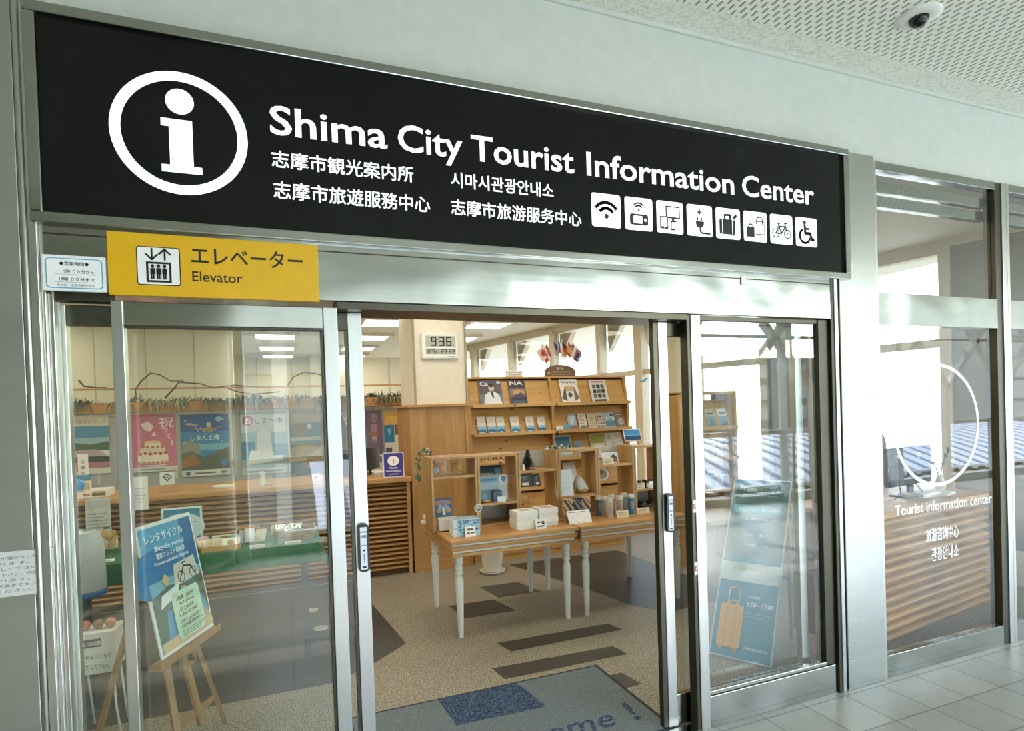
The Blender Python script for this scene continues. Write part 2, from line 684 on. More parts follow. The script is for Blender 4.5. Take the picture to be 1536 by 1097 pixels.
NX = [-0.5, 2.6, 5.05, 7.6, 10.2, 13.0]
zt, zm, zb = 3.2, 2.62, 1.75
for i, x in enumerate(NX):
    mb.box(x - 0.07, -4.9, 0, x + 0.07, -4.72, zt, WHITEP)
apex = [(4.7 + 0.82 * k, 1.76 if k % 2 == 0 else 2.62) for k in range(13)]
for x, z in apex[0::2]:
    mb.box(x - 0.05, -4.68, 0, x + 0.05, -4.58, z, WHITEP)
for a, b in zip(apex, apex[1:]):
    bar(Vector((a[0], -4.6, a[1])), Vector((b[0], -4.6, b[1])), 0.10, WHITEP)
for x, z in apex[1::2]:
    bar(Vector((x, -4.6, z)), Vector((x - 0.6, -4.6, 3.25)), 0.10, WHITEP)
    bar(Vector((x, -4.6, z)), Vector((x + 0.6, -4.6, 3.25)), 0.10, WHITEP)
mb.box(-0.6, -4.95, 2.66, 16, -4.89, 2.70, mat('#7d8487', 0.4))
mb.box(-0.6, -4.95, 1.08, 16, -4.85, 1.15, mat('#c9c9c0', 0.4))
mb.box(-0.6, -4.95, 0, 16, -4.85, 0.12, mat('#b9b9b0', 0.4))
struct(mb, 'trim_braces', 'white steel posts and diagonal braces of the glazed concourse front', 'braces')

# ribbed curved roof, a dark block, a pale block and an added unseen block beyond that glazed front
mb = MB()
RB, RW = mat('#8ea7b8', 0.35), mat('#f2f4f4', 0.3)
for k in range(46):
    x0 = 0.5 + k * 0.62
    pts = []
    for i in range(13):
        t = i / 12
        y = -9.0 - 7.0 * t
        z = -1.2 + 1.75 * math.sin(PI * (0.12 + 0.55 * t))
        pts.append((y, z))
    out = pts + [(y, z - 0.1) for y, z in reversed(pts)]
    mb.prism(out, x0, x0 + 0.38, RW, 'yz')
    mb.prism([(y, z - 0.06) for y, z in pts] + [(y, z - 0.12) for y, z in reversed(pts)], x0 + 0.38, x0 + 0.62, RB, 'yz')
mb.box(0, -9.2, -1.4, 30, -9.0, -0.5, mat('#b9bcb9', 0.5))
struct(mb, 'roof_station', 'white ribbed curved station roof outside', 'roof')
mb = MB()
DB = mat('#5d625f', 0.8)
mb.box(22, -34, -5, 37, -24, 4.3, DB)
for j in range(6):
    for i in range(9):
        mb.box(22.8 + i * 1.5, -24, -3.2 + j * 1.25, 23.6 + i * 1.5, -23.95, -2.4 + j * 1.25, mat('#8d979b', 0.2))
struct(mb, 'building_office', 'dark office block beyond the station roof', 'building')
mb = MB()
mb.box(41, -30, -5, 66, -20, 9.3, mat('#c8c3b6', 0.8))
for j in range(9):
    mb.box(41, -20, -4 + j * 1.3, 66, -19.93, -3.85 + j * 1.3, mat('#8e8a80', 0.8))
for i in range(4):
    mb.tube([(43 + i * 1.7, -24, 9.3), (43 + i * 1.7, -24, 11.3 + (i % 2) * 0.8)], 0.06, mat('#6d6f70', 0.5), 6)
mb.box(-16, -34, -5, 11, -24, 9.5, mat('#c2bdb0', 0.8))  # unseen block added so the steel front reflects less sky
for i in range(9):
    mb.box(-15 + i * 2.9, -24, -5, -14.4 + i * 2.9, -23.6, 9.5, mat('#d8d4c8', 0.8))
for j in range(4):
    mb.box(-16, -24, -2.5 + 3 * j, 11, -23.7, -1.6 + 3 * j, mat('#8f938f', 0.4))
struct(mb, 'building_pale', 'pale block with rooftop masts beyond the station, and an added block dimming sky reflections', 'building')
mb = MB()
mb.box(-150, -150, -5.2, 150, -5.3, -5.0, mat('#b5b2a8', 0.9))
mb.box(6.3, -5.3, -5.2, 150, 150, -5.0, mat('#dad7cc', 0.9))
struct(mb, 'ground', 'pale paved ground far below the concourse', 'ground')

# ================================================================== SETTING: the shop front
# left column panels
mb = MB()
mb.box(-2.2, -0.012, 0, -0.775, 0.03, 3.02, STEEL_L)
mb.box(-2.2, 0.0, 3.02, -0.735, 0.03, 3.05, STEEL_P)
struct(mb, 'trim_column_panel', 'brushed steel column cladding at the far end of the front', 'column', 0.003)
mb = MB()
mb.tube([(-0.762, -0.012, 0.0), (-0.762, -0.012, 3.03)], 0.011, STEEL_V, 10)
mb.box(-0.752, -0.02, 0, -0.728, 0.06, 2.98, STEEL_V)
mb.box(-0.728, -0.005, 0, -0.716, 0.05, 2.28, STEEL_V)
struct(mb, 'trim_post', 'steel corner post between the column panel and the sidelight', 'post', 0.002)

# sidelight 1 (narrow)
mb = MB()
mb.box(-0.716, 0.01, 0.0, -0.700, 0.07, 2.04, STEEL_V)
mb.box(-0.70, 0.015, 0.0, -0.54, 0.07, 0.16, STEEL_H)
mb.box(-0.70, 0.015, 2.018, -0.54, 0.07, 2.05, DARKSTEEL)
W1 = struct(mb, 'window_1', 'narrow glazed sidelight beside the steel column', 'window', 0.002)
MB().box(-0.70, 0.036, 0.16, -0.54, 0.044, 2.018, GLASS).build('pane', W1)
# fixed sash left
mb = MB()
mb.box(-0.54, 0.0, 0, -0.505, 0.05, 2.02, STEEL_V)
mb.box(0.144, 0.0, 0, 0.196, 0.05, 2.02, STEEL_V)
mb.box(-0.505, 0.005, 1.94, 0.144, 0.045, 2.02, STEEL_H)
mb.box(-0.505, 0.002, 1.932, 0.144, 0.046, 1.94, DARKSTEEL)
mb.box(-0.505, 0.005, 0.0, 0.144, 0.045, 0.16, STEEL_H)
mb.box(0.132, 0.01, 0.16, 0.144, 0.04, 1.94, DARKSTEEL)
W2 = struct(mb, 'window_2', 'fixed glass sash under the yellow elevator sign', 'window', 0.002)
MB().box(-0.505, 0.021, 0.16, 0.132, 0.029, 1.932, GLASS).build('pane', W2)


def leaf(name, x0, x1, lead, label):
    """Sliding leaf behind the fixed sash; lead is the side of the leading stile."""
    m = MB()
    y0, y1 = 0.072, 0.112
    la, lb = (x1 - 0.053, x1) if lead == 'r' else (x0, x0 + 0.054)
    ta, tb = (x0, x0 + 0.04) if lead == 'r' else (x1 - 0.05, x1)
    m.box(la, y0, 0.01, lb, y1, 2.015, STEEL_V)
    m.box(ta, y0, 0.01, tb, y1, 2.015, STEEL_V)
    xa, xb = (tb, la) if lead == 'r' else (lb, ta)
    m.box(xa, y0 + 0.004, 1.945, xb, y1 - 0.004, 2.015, DARKSTEEL)
    m.box(xa, y0 + 0.004, 0.01, xb, y1 - 0.004, 0.16, STEEL_H)
    if lead == 'r':
        m.box(la - 0.014, y0 + 0.006, 0.16, la, y1 - 0.006, 1.945, DARKSTEEL)
    else:
        m.box(x0 - 0.028, y0 + 0.004, 0.01, x0, y1 - 0.002, 2.015, DARKSTEEL)
    d = struct(m, name, label, 'door', 0.002)
    MB().box(xa, y0 + 0.016, 0.16, xb, y0 + 0.024, 1.945, GLASS).build('pane', d)
    # touch plate on the leading stile
    cx = (la + lb) / 2 + 0.002
    p = MB()
    pts = ell(cx, 1.155, 0.0225, 0.017, 10, 0, PI) + ell(cx, 0.995, 0.0225, 0.017, 10, PI, 2 * PI)
    p.prism(pts, y0 - 0.022, y0, BLACK)
    pl = p.build('touch_plate', d)
    q = MB()
    q.box(cx - 0.013, y0 - 0.0235, 0.99, cx + 0.013, y0 - 0.022, 1.158, mat('#cfd8dc', 0.3))
    T = lambda s, z, sz, c=BLACK: put_text(q, s, cx, z, sz, c, y0 - 0.0242, None, 'c', 0.015)
    T('AUTO', 1.136, 0.0095)
    T('自動', 1.117, 0.012)
    T('PUSH', 1.082, 0.0095, mat('#3a66a8'))
    q.box(cx - 0.0035, y0 - 0.0245, 1.062, cx + 0.0035, y0 - 0.0235, 1.069, BLACK)
    for i in range(4):
        q.box(cx - 0.002, y0 - 0.0245, 1.018 + i * 0.009, cx + 0.002, y0 - 0.0235, 1.024 + i * 0.009, mat('#5a6670'))
    q.box(cx - 0.008, y0 - 0.0245, 0.996, cx + 0.008, y0 - 0.0235, 1.003, BLACK)
    q.build('label', pl)
    return d


leaf('door_1', -0.728, 0.294, 'r', 'sliding glass door leaf drawn back behind the sash under the elevator sign')
leaf('door_2', 1.712, 2.645, 'l', 'sliding glass door leaf drawn back behind the sash beside the steel pier')

# fixed sash right
mb = MB()
mb.box(1.852, 0.0, 0, 1.908, 0.05, 2.04, STEEL_V)
mb.box(1.832, 0.006, 0, 1.852, 0.06, 2.04, DARKSTEEL)
mb.box(1.908, 0.0, 0.0, 2.768, 0.045, 0.155, STEEL_H)
mb.box(1.908, 0.004, 0.163, 2.70, 0.04, 0.178, STEEL_H)
mb.box(1.908, 0.006, 0.155, 2.70, 0.04, 0.163, DARKSTEEL)
mb.box(2.694, 0.004, 0.16, 2.768, 0.05, 2.04, DARKSTEEL)
mb.box(1.908, 0.01, 2.018, 2.70, 0.04, 2.04, DARKSTEEL)
W3 = struct(mb, 'window_3', 'fixed glass sash between the door opening and the steel pier', 'window', 0.002)
MB().box(1.908, 0.021, 0.178, 2.694, 0.029, 2.018, GLASS).build('pane', W3)
for z in (1.075, 0.77):
    q = MB()
    q.box(1.834, -0.0005, z, 1.850, 0.006, z + 0.062, mat('#e8e4d8', 0.5))
    q.box(1.836, -0.001, z + 0.018, 1.848, -0.0005, z + 0.044, mat('#b5392c', 0.5))
    q.box(1.8405, -0.0015, z + 0.022, 1.8435, -0.001, z + 0.040, mat('#f0e8d0', 0.5))
    solo(q, 'door_sticker', ('upper' if z > 1 else 'lower') + ' of two small red and white stickers on the door frame', 'sticker')

# header over the doors, pier beside them
mb = MB()
mb.box(-0.716, -0.012, 2.045, 2.80, 0.2, 2.27, STEEL_H)
mb.box(0.196, 0.0, 2.016, 1.832, 0.2, 2.045, DARKSTEEL)
mb.box(-0.716, -0.016, 2.228, 2.80, -0.012, 2.232, DARKSTEEL)
mb.box(2.155, -0.019, 2.2, 2.185, -0.01, 2.24, STEEL_V)
struct(mb, 'trim_header', 'brushed steel header box over the sliding doors', 'header', 0.002)
mb = MB()
mb.box(2.768, -0.014, 0.0, 2.79, 0.1, 2.3, DARKSTEEL)
mb.box(2.79, -0.02, 0.0, 2.806, 0.06, 2.3, STEEL_V)
mb.box(2.812, -0.006, 0.0, 2.834, 0.06, 2.98, STEEL_V)
mb.box(2.840, -0.014, 0.0, 3.126, 0.2, 2.965, STEEL_P)
struct(mb, 'trim_pier', 'brushed steel pier between the doors and the tall window', 'pier', 0.003)
q = MB()
q.box(2.868, -0.0155, 2.79, 2.905, -0.014, 2.832, mat('#9fb6c4', 0.4))
art(q, 0.037, 0.042, [('r', 0.15, 0.2, 0.85, 0.85, '#5f8299'), ('e', 0.5, 0.55, 0.22, 0.2, '#c8d4da'), ('r', 0.1, 0.05, 0.9, 0.12, '#5f8299')], -0.0155, x0=2.868, z0=2.79)
solo(q, 'pier_sticker', 'tiny faded blue sticker high on the steel pier', 'sticker')


def bigwindow(name, x0, x1, label, x1post):
    m = MB()
    m.box(x0 - 0.012, -0.006, 0, x0 + 0.012, 0.08, 2.95, STEEL_V)
    m.box(x0 + 0.012, 0.0, 0, x1, 0.06, 0.126, STEEL_H)
    m.box(x0 + 0.012, -0.002, 2.024, x1, 0.07, 2.209, STEEL_H)
    m.box(x0 + 0.012, 0.0, 2.90, x1, 0.06, 2.95, STEEL_H)
    m.box(x0 + 0.012, 0.05, 2.80, x1, 0.09, 2.86, STEEL_H)
    m.box(x0 + 0.012, 0.06, 2.72, x1, 0.1, 2.78, STEEL_H)
    m.box(x1, 0.003, 0, x1 + 0.06, 0.07, 2.95, DARKSTEEL)
    m.box(x1 + 0.06, -0.004, 0, x1post, 0.07, 2.95, STEEL_V)
    o = struct(m, name, label, 'window', 0.002)
    MB().box(x0 + 0.012, 0.026, 0.126, x1, 0.034, 2.024, GLASS_W).build('pane', o)
    MB().box(x0 + 0.012, 0.026, 2.209, x1, 0.034, 2.90, GLASS_W).build('pane', o)
    return o


bigwindow('window_4', 3.142, 4.232, 'tall window with the white oval outline and lettering beside the steel pier', 4.35)
bigwindow('window_5', 4.35, 5.9, 'tall window beyond the lettered one at the end of the front', 6.0)
mb = MB()
mb.box(6.0, 0.0, 0, 16, 0.2, 3.0, STEEL_P)
struct(mb, 'wall_front_end', 'steel clad wall past the last tall window', 'wall')

# white film lettering on window_4
q = MB()
n = 64
a, b = ell(3.68, 1.432, 0.392, 0.374, n), ell(3.68, 1.432, 0.370, 0.352, n)
q.add([(p[0], 0.0252, p[1]) for p in a + b], [(i, (i + 1) % n, n + (i + 1) % n, n + i) for i in range(n)], mat('#f4f6f4', 0.6))
FILM = mat('#f4f6f4', 0.6)
a0, a1 = P(1343, 772, 0.025), P(1488, 760, 0.025)
put_text(q, 'Tourist information center', a0.x, a0.z - 0.01, 0.088, FILM, 0.0252, a1.x - a0.x, 'l', 0.01)
a0 = P(1414, 802, 0.025)
put_text(q, '旅游咨询中心', a0.x, a0.z - 0.025, 0.085, FILM, 0.0252, 0.30, 'c', 0.012)
a0 = P(1418, 830, 0.025)
put_text(q, '관광안내소', a0.x, a0.z - 0.03, 0.09, FILM, 0.0252, 0.25, 'c', 0.012)
solo(q, 'window_lettering', 'white oval outline and tourist information lettering on the tall window glass', 'window lettering')

# ================================================================== SETTING: the room inside
mb = MB()
mb.box(-4, 0.0, -0.2, 6.3, 12, 0.0, VINYL)


def patch(pts, m, z=0.0006):
    mb.add([(x, y, z) for x, y in pts], [tuple(range(len(pts)))], m)


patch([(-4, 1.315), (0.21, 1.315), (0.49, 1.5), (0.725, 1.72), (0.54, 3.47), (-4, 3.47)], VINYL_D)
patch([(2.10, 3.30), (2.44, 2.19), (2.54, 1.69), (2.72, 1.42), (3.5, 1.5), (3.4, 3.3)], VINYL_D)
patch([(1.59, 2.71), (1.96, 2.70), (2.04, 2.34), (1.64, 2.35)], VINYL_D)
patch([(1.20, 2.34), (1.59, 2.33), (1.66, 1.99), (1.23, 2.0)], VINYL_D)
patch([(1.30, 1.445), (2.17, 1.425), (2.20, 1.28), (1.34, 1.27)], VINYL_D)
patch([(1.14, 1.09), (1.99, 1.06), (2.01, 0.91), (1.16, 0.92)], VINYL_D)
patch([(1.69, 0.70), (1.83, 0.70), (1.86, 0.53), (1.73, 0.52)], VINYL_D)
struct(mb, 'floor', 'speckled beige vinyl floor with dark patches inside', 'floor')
q = MB()
q.box(0.2, 0.0, 0.0, 1.84, 0.06, 0.006, STEEL_H)
struct(q, 'trim_threshold', 'steel door track across the threshold', 'threshold')

mb = MB()
mb.box(-4.2, 0.2, 3.0, 6.4, 12.2, 3.15, mat('#e4ddca', 0.8))
struct(mb, 'ceiling', 'cream ceiling of the information room', 'ceiling')
mb = MB()
mb.box(-4.2, 0.2, 0, -4.0, 12.2, 3.0, CREAM)
struct(mb, 'wall_side', 'cream side wall of the information room', 'wall')
mb = MB()
mb.box(-4.2, 12.0, 0, 3.2, 12.2, 3.0, CREAM)
for i in range(9):
    mb.box(-3.6 + i * 0.75, 11.985, 0.1, -3.585 + i * 0.75, 12.0, 3.0, mat('#c3b9a3', 0.8))
mb.box(0.55, 11.3, 0, 1.3, 12.0, 3.0, CREAM)
struct(mb, 'wall_rear', 'cream panelled rear wall far inside', 'wall')

mb = MB()
mb.box(-4.0, 7.0, 0, -0.72, 7.15, 3.0, CREAM)
mb.box(-0.745, 6.99, 0, -0.70, 7.16, 3.0, mat('#efe9d8', 0.7))
for i in range(5):
    mb.box(-3.6 + i * 0.6, 6.994, 0.1, -3.59 + i * 0.6, 7.0, 3.0, mat('#c3b9a3', 0.8))
struct(mb, 'wall_office', 'cream partition wall of the office behind the poster wall', 'wall')

# glazed side wall, running obliquely from far inside to the front
A, B = Vector((2.95, 12.0, 0)), Vector((5.75, 0.12, 0))
L = (B - A).length
ang = math.atan2(B.y - A.y, B.x - A.x)
MW = Matrix.Translation(A) @ Matrix.Rotation(ang, 4, 'Z')
mb = MB(MW)
mb.box(0, 0, 0, L, 0.14, 0.3, BEIGE)
mb.box(0, 0, 2.93, L, 0.14, 3.0, BEIGE)
mb.box(0, 0, 2.88, L, 0.10, 2.93, BEIGE)
posts = [0.0, 1.55, 3.0, 4.35, 5.6, 6.75, 7.55, 8.5, 9.45, 10.2, 11.2, L - 0.08]
SOLID = mat('#8b887c', 0.8)
for a, b in ((9.45, 10.2), (11.2, L)):
    mb.box(a, 0.0, 0.3, b, 0.14, 2.93, SOLID)
for i, x in enumerate(posts):
    wd = 0.14 if i in (2, 6) else 0.085
    mb.box(x - (0 if i == 0 else wd / 2), -0.03, 0.3, x + wd / 2, 0.12, 2.93, BEIGE)
for x0, x1, z in zip(posts, posts[1:], (2.05,) * 11):
    mb.box(x0, 0.02, z, x1, 0.09, z + 0.075, BEIGE)
for x in posts[1:-2]:
    mb.prism([(x + 0.05, 2.88), (x + 0.36, 2.88), (x + 0.05, 2.45)], 0.14, 0.24, BEIGE)
WS = struct(mb, 'window_6', 'bright full height window wall with cream frames along the side of the room', 'window')
for x0, x1 in zip(posts, posts[1:]):
    if x0 in (9.45, 11.2):
        continue
    MB(MW).box(x0, 0.05, 0.3, x1, 0.056, 2.88, GLASS_S).build('pane', WS)

# pillar clad in wood at the side, and the main pillar with its wooden base
mb = MB()
mb.box(4.74, 3.8, 0, 5.02, 4.2, 3.0, CREAM)
mb.box(4.72, 3.78, 0, 5.04, 4.22, 1.68, OAK)
struct(mb, 'trim_pillar_side', 'cream pillar with wooden wainscot by the side windows', 'pillar')
mb = MB()
mb.box(1.265, 3.62, 1.69, 1.80, 4.45, 3.0, CREAM)
mb.box(1.245, 3.60, 1.69, 1.263, 3.63, 3.0, mat('#a59b86', 0.6))
mb.box(1.802, 3.60, 1.69, 1.818, 3.63, 3.0, mat('#a59b86', 0.6))
struct(mb, 'trim_pillar', 'square cream pillar that carries the digital clock', 'pillar')

# ================================================================== ceiling lights (each a thing)
FR = mat('#d9d3c2', 0.6)
LIGHTS = []
for y in (1.2, 2.9, 4.6, 6.3, 8.0, 9.7, 11.2):
    for x in (-3.0, -1.55, -0.12, 1.4, 3.0):
        if (x > 2 and y > 8.5) or (x < -1 and y > 6.5) or (x == -1.55 and y > 3):
            continue
        LIGHTS.append((x, y))
ORD = {-3.0: 'row by the side wall', -1.55: 'second row from the side wall', -0.12: 'row above the poster wall middle', 1.4: 'row along the pillar', 3.0: 'row beside the windows'}
NTH = ['nearest the doors', 'second from the doors', 'third from the doors', 'fourth from the doors', 'fifth from the doors', 'sixth from the doors', 'farthest from the doors']
YS = [1.2, 2.9, 4.6, 6.3, 8.0, 9.7, 11.2]
first = None
for x, y in LIGHTS:
    if y < 4 and (x < -2 or (x == 3.0)):
        pass
    lab = 'square ceiling light, %s, in the %s' % (NTH[YS.index(y)], ORD[x])
    if first is None:
        t = thing('ceiling_light', lab, 'ceiling light', (x, y, 3.0), 0, 'square ceiling lights')
        m = MB()
        for s in (-1, 1):
            m.box(s * 0.34 - 0.04, -0.38, -0.05, s * 0.34 + 0.04, 0.38, 0.0, FR)
            m.box(-0.30, s * 0.34 - 0.04, -0.05, 0.30, s * 0.34 + 0.04, 0.0, FR)
        m.build('frame', t, 0, True)
        MB().box(-0.3, -0.3, -0.04, 0.3, 0.3, -0.01, LAMP).build('diffuser', t, 0, True)
        first = t
    else:
        dup(first, (x, y, 3.0), None, lab)

# ================================================================== the black information sign
t = thing('information_sign', 'long black sign reading Shima City Tourist Information Center over the doors', 'sign', (1.08, -0.07, 2.26))
SF = STEEL_H
x0, x1, z0, z1 = -0.704, 2.868, 2.293, 2.930
yf = -0.02
m = MB()
f = 0.035
m.box(x0 - f, yf - 0.018, z0 - f, x1 + f, 0.03, z0, SF)
m.box(x0 - f, yf - 0.018, z1, x1 + f, 0.03, z1 + f, SF)
m.box(x0 - f, yf - 0.018, z0, x0, 0.03, z1, SF)
m.box(x1, yf - 0.018, z0, x1 + f, 0.03, z1, SF)
m.build('frame', t, 0.004)
pm, n_, b_, o_ = newmat('gloss_black_panel')
b_.inputs['Roughness'].default_value = 0.12
b_.inputs['Specular IOR Level'].default_value = 0.2
nz_ = nd(n_, 'ShaderNodeTexNoise', Scale=3.0)
n_.links.new(coords(n_), nz_.inputs['Vector'])
n_.links.new(ramp(n_, nz_.outputs[0], [(0.3, '#121411'), (0.7, '#171916')]), b_.inputs['Base Color'])
MB().box(x0, yf, z0, x1, 0.02, z1, pm).build('panel', t)
LIT = emitter('backlit_white', '#f6fbff', 0.62)
INK = mat('#15181a', 0.3)
yl = yf - 0.0012


def P0(px, py):
    return P(px, py, yf)


# information symbol: ring, dot and serifed stem
m = MB()
cx, cz = -0.306, 2.6035
a, b = ell(cx, cz, 0.212, 0.212, 72), ell(cx, cz, 0.179, 0.179, 72)
m.add([(p[0], yl, p[1]) for p in a + b], [(i, (i + 1) % 72, 72 + (i + 1) % 72, 72 + i) for i in range(72)], LIT)
d = ell(cx, cz + 0.1095, 0.044, 0.044, 40)
m.add([(p[0], yl, p[1]) for p in d], [tuple(range(40))], LIT)
stem = [(-0.060, 0.047), (0.036, 0.047), (0.036, -0.112), (0.062, -0.112), (0.062, -0.137), (-0.062, -0.137), (-0.062, -0.112), (-0.036, -0.112), (-0.036, 0.020), (-0.060, 0.020)]
for q in ([(-0.060, 0.020), (-0.036, 0.020), (0.036, 0.020), (0.036, 0.047), (-0.060, 0.047)], [(-0.036, -0.112), (0.036, -0.112), (0.036, 0.020), (-0.036, 0.020)], [(-0.062, -0.137), (0.062, -0.137), (0.062, -0.112), (-0.062, -0.112)]):
    m.add([(cx + u, yl, cz + v) for u, v in q], [tuple(range(len(q)))], LIT)
m.build('info_symbol', t)

# lettering, one part per line of writing
m = MB()
zb = [P0(420, 193).z, P0(1210, 299).z]
for wd, a, b, ya, yb in (('Shima', 405, 581, 193, 214), ('City', 597, 694, 218, 232), ('Tourist', 707, 861, 235, 250), ('Information', 880, 1101, 256, 285), ('Center', 1113, 1221, 286, 300)):
    m = MB()
    put_text(m, wd, P0(a, ya).x, 2.6455, 0.148, LIT, yl, P0(b, yb).x - P0(a, ya).x, 'l', 0.015)
    m.build('english_lettering', t)
for nm, s, pa, pb, sz in (('japanese_lettering', '志摩市観光案内所', (408, 249), (620, 271), 0.066), ('chinese_lettering', '志摩市旅遊服務中心', (411, 297), (645, 315), 0.068),
                          ('korean_lettering', '시마시관광안내소', (677, 280), (830, 294), 0.068), ('chinese_lettering', '志摩市旅游服务中心', (677, 321), (872, 337), 0.069)):
    m = MB()
    A0, B0 = P0(*pa), P0(*pb)
    put_text(m, s, A0.x, (A0.z + B0.z) / 2, sz, LIT, yl, B0.x - A0.x, 'l', 0.018)
    m.build(nm, t)

# eight pictograms
def rrect(xa, za, xb, zb_, r, n=5):
    p = []
    for (cx_, cz_, a0) in ((xb - r, zb_ - r, 0), (xa + r, zb_ - r, PI / 2), (xa + r, za + r, PI), (xb - r, za + r, 1.5 * PI)):
        for i in range(n + 1):
            q = a0 + PI / 2 * i / n
            p.append((cx_ + r * math.cos(q), cz_ + r * math.sin(q)))
    return p


def arcs(cx_, cz_, r, wd, a0, a1, n=14):
    return ('l', [(cx_ + r * math.cos(a0 + (a1 - a0) * i / n), cz_ + r * math.sin(a0 + (a1 - a0) * i / n)) for i in range(n + 1)], wd, INK)


K = INK
WT = LIT
rad = math.radians
ICONS = [
    [arcs(.5, .3, .44, 0.098, rad(38), rad(142)), arcs(.5, .3, .27, 0.098, rad(38), rad(142)), ('e', .5, .33, .075, .075, K)],
    [arcs(.5, .62, .22, 0.049, rad(40), rad(140)), arcs(.5, .62, .14, 0.049, rad(40), rad(140)), ('e', .5, .62, .035, .035, K), ('p', rrect(.17, .16, .83, .5, .08), K), ('p', rrect(.30, .21, .62, .44, .03), WT), ('e', .73, .33, .05, .05, WT)],
    [('r', .34, .47, .88, .86, K), ('r', .385, .52, .835, .82, WT), ('r', .57, .40, .66, .47, K), ('r', .48, .37, .75, .40, K), ('r', .12, .13, .42, .52, K), ('r', .155, .20, .385, .49, WT), ('r', .52, .10, .68, .38, K), ('r', .545, .15, .655, .35, WT), ('e', .27, .165, .02, .02, WT)],
    [('p', [(.54, .92), (.40, .74), (.49, .74), (.44, .62), (.60, .80), (.51, .80)], K), ('r', .40, .50, .44, .60, K), ('r', .56, .50, .60, .60, K), ('p', [(.34, .48), (.66, .48), (.66, .40), (.60, .28), (.40, .28), (.34, .40)], K), ('l', [(.5, .28), (.51, .16), (.60, .10), (.72, .10), (.90, .10)], 0.051, K)],
    [('p', rrect(.14, .15, .80, .64, .06), K), ('r', .25, .15, .28, .64, WT), ('r', .66, .15, .69, .64, WT), ('l', [(.36, .64), (.36, .78), (.58, .78), (.58, .64)], 0.072, K), ('p', [(.68, .72), (.82, .84), (.88, .76), (.74, .64)], K), ('r', .22, .10, .30, .13, K), ('r', .64, .10, .72, .13, K)],
    [('r', .46, .24, .90, .70, K), ('r', .49, .27, .87, .67, WT), arcs(.68, .70, .13, .035, 0, PI), ('l', [(.55, .70), (.55, .60)], 0.051, K), ('l', [(.81, .70), (.81, .60)], 0.051, K), ('r', .12, .14, .46, .48, K), arcs(.29, .48, .09, .035, 0, PI), ('r', .44, .12, .48, .50, WT)],
    [('o', .24, .36, .16, .16, .035, K), ('o', .76, .36, .16, .16, .035, K), ('l', [(.24, .36), (.38, .60), (.68, .60), (.48, .36), (.24, .36)], 0.051, K), ('l', [(.48, .36), (.36, .68)], 0.051, K), ('l', [(.76, .36), (.64, .72), (.74, .72)], 0.051, K), ('r', .28, .68, .44, .72, K)],
    [('e', .42, .83, .07, .07, K), ('l', [(.42, .74), (.44, .46), (.66, .46), (.76, .24), (.84, .26)], 0.109, K), ('l', [(.43, .62), (.62, .62)], 0.080, K), arcs(.42, .36, .24, 0.084, rad(115), rad(345), 20)],
]
for i, ic in enumerate(ICONS):
    xa = 1.309 + (2.523 - 1.309) * i / 7
    za = 2.4195
    s = 0.151
    m = MB()
    p = rrect(xa, za, xa + s, za + s, 0.012)
    m.add([(u, yl, v) for u, v in p], [tuple(range(len(p)))], LIT)
    art(m, s, s, ic, yl, 0.3, 0, None, 0.0004, xa, za)
    m.build('pictogram', t)

# ================================================================== yellow elevator sign, opening hours, notice
t = thing('elevator_sign', 'yellow elevator sign hung under the left end of the black sign', 'sign', (-0.2, -0.08, 2.035))
xa, za, wd, h = -0.536, 2.035, 0.668, 0.212
yy = -0.03
YEL = mat('#dcae0c', 0.35)
m = MB()
m.box(xa, yy, za, xa + wd, -0.0125, za + h, YEL)
m.build('board', t, 0.002)
m = MB()
art(m, wd, h, [('p', [(p[0] * .196 + .124, p[1] * .62 + .17) for p in rrect(0, 0, 1, 1, .07)], K), ('p', [(p[0] * .186 + .129, p[1] * .59 + .185) for p in rrect(0, 0, 1, 1, .06)], '#eef1ee')], yy, 0.4, 0, None, 0.0006, xa, za)
bx, bz, bw, bh = xa + wd * .137, za + h * .20, wd * .17, h * .56
ic = [('r', .17, .03, .83, .62, K), ('r', .23, .09, .77, .56, '#eef1ee'), ('l', [(.33, 1.0), (.33, .70)], .05, K), ('l', [(.18, .83), (.33, .68), (.48, .83)], .05, K), ('l', [(.67, .68), (.67, .98)], .05, K), ('l', [(.52, .84), (.67, .99), (.82, .84)], .05, K)]
for u in (.34, .5, .66):
    ic += [('e', u, .49, .045, .055, K), ('r', u - .06, .26, u + .06, .43, K), ('r', u - .045, .11, u - .008, .26, K), ('r', u + .008, .11, u + .045, .26, K)]
art(m, bw, bh, ic, yy - 0.0012, 0.4, 0, None, 0.0004, bx, bz)
m.build('pictogram', t)
m = MB()
put_text(m, 'エレベーター', xa + wd * .372, za + h * .565, h * .335, INK, yy - 0.0008, wd * .545, 'l', 0.015)
m.build('japanese_lettering', t)
m = MB()
put_text(m, 'Elevator', xa + wd * .372, za + h * .265, h * .235, INK, yy - 0.0008, wd * .238, 'l', 0.006)
m.build('english_lettering', t)

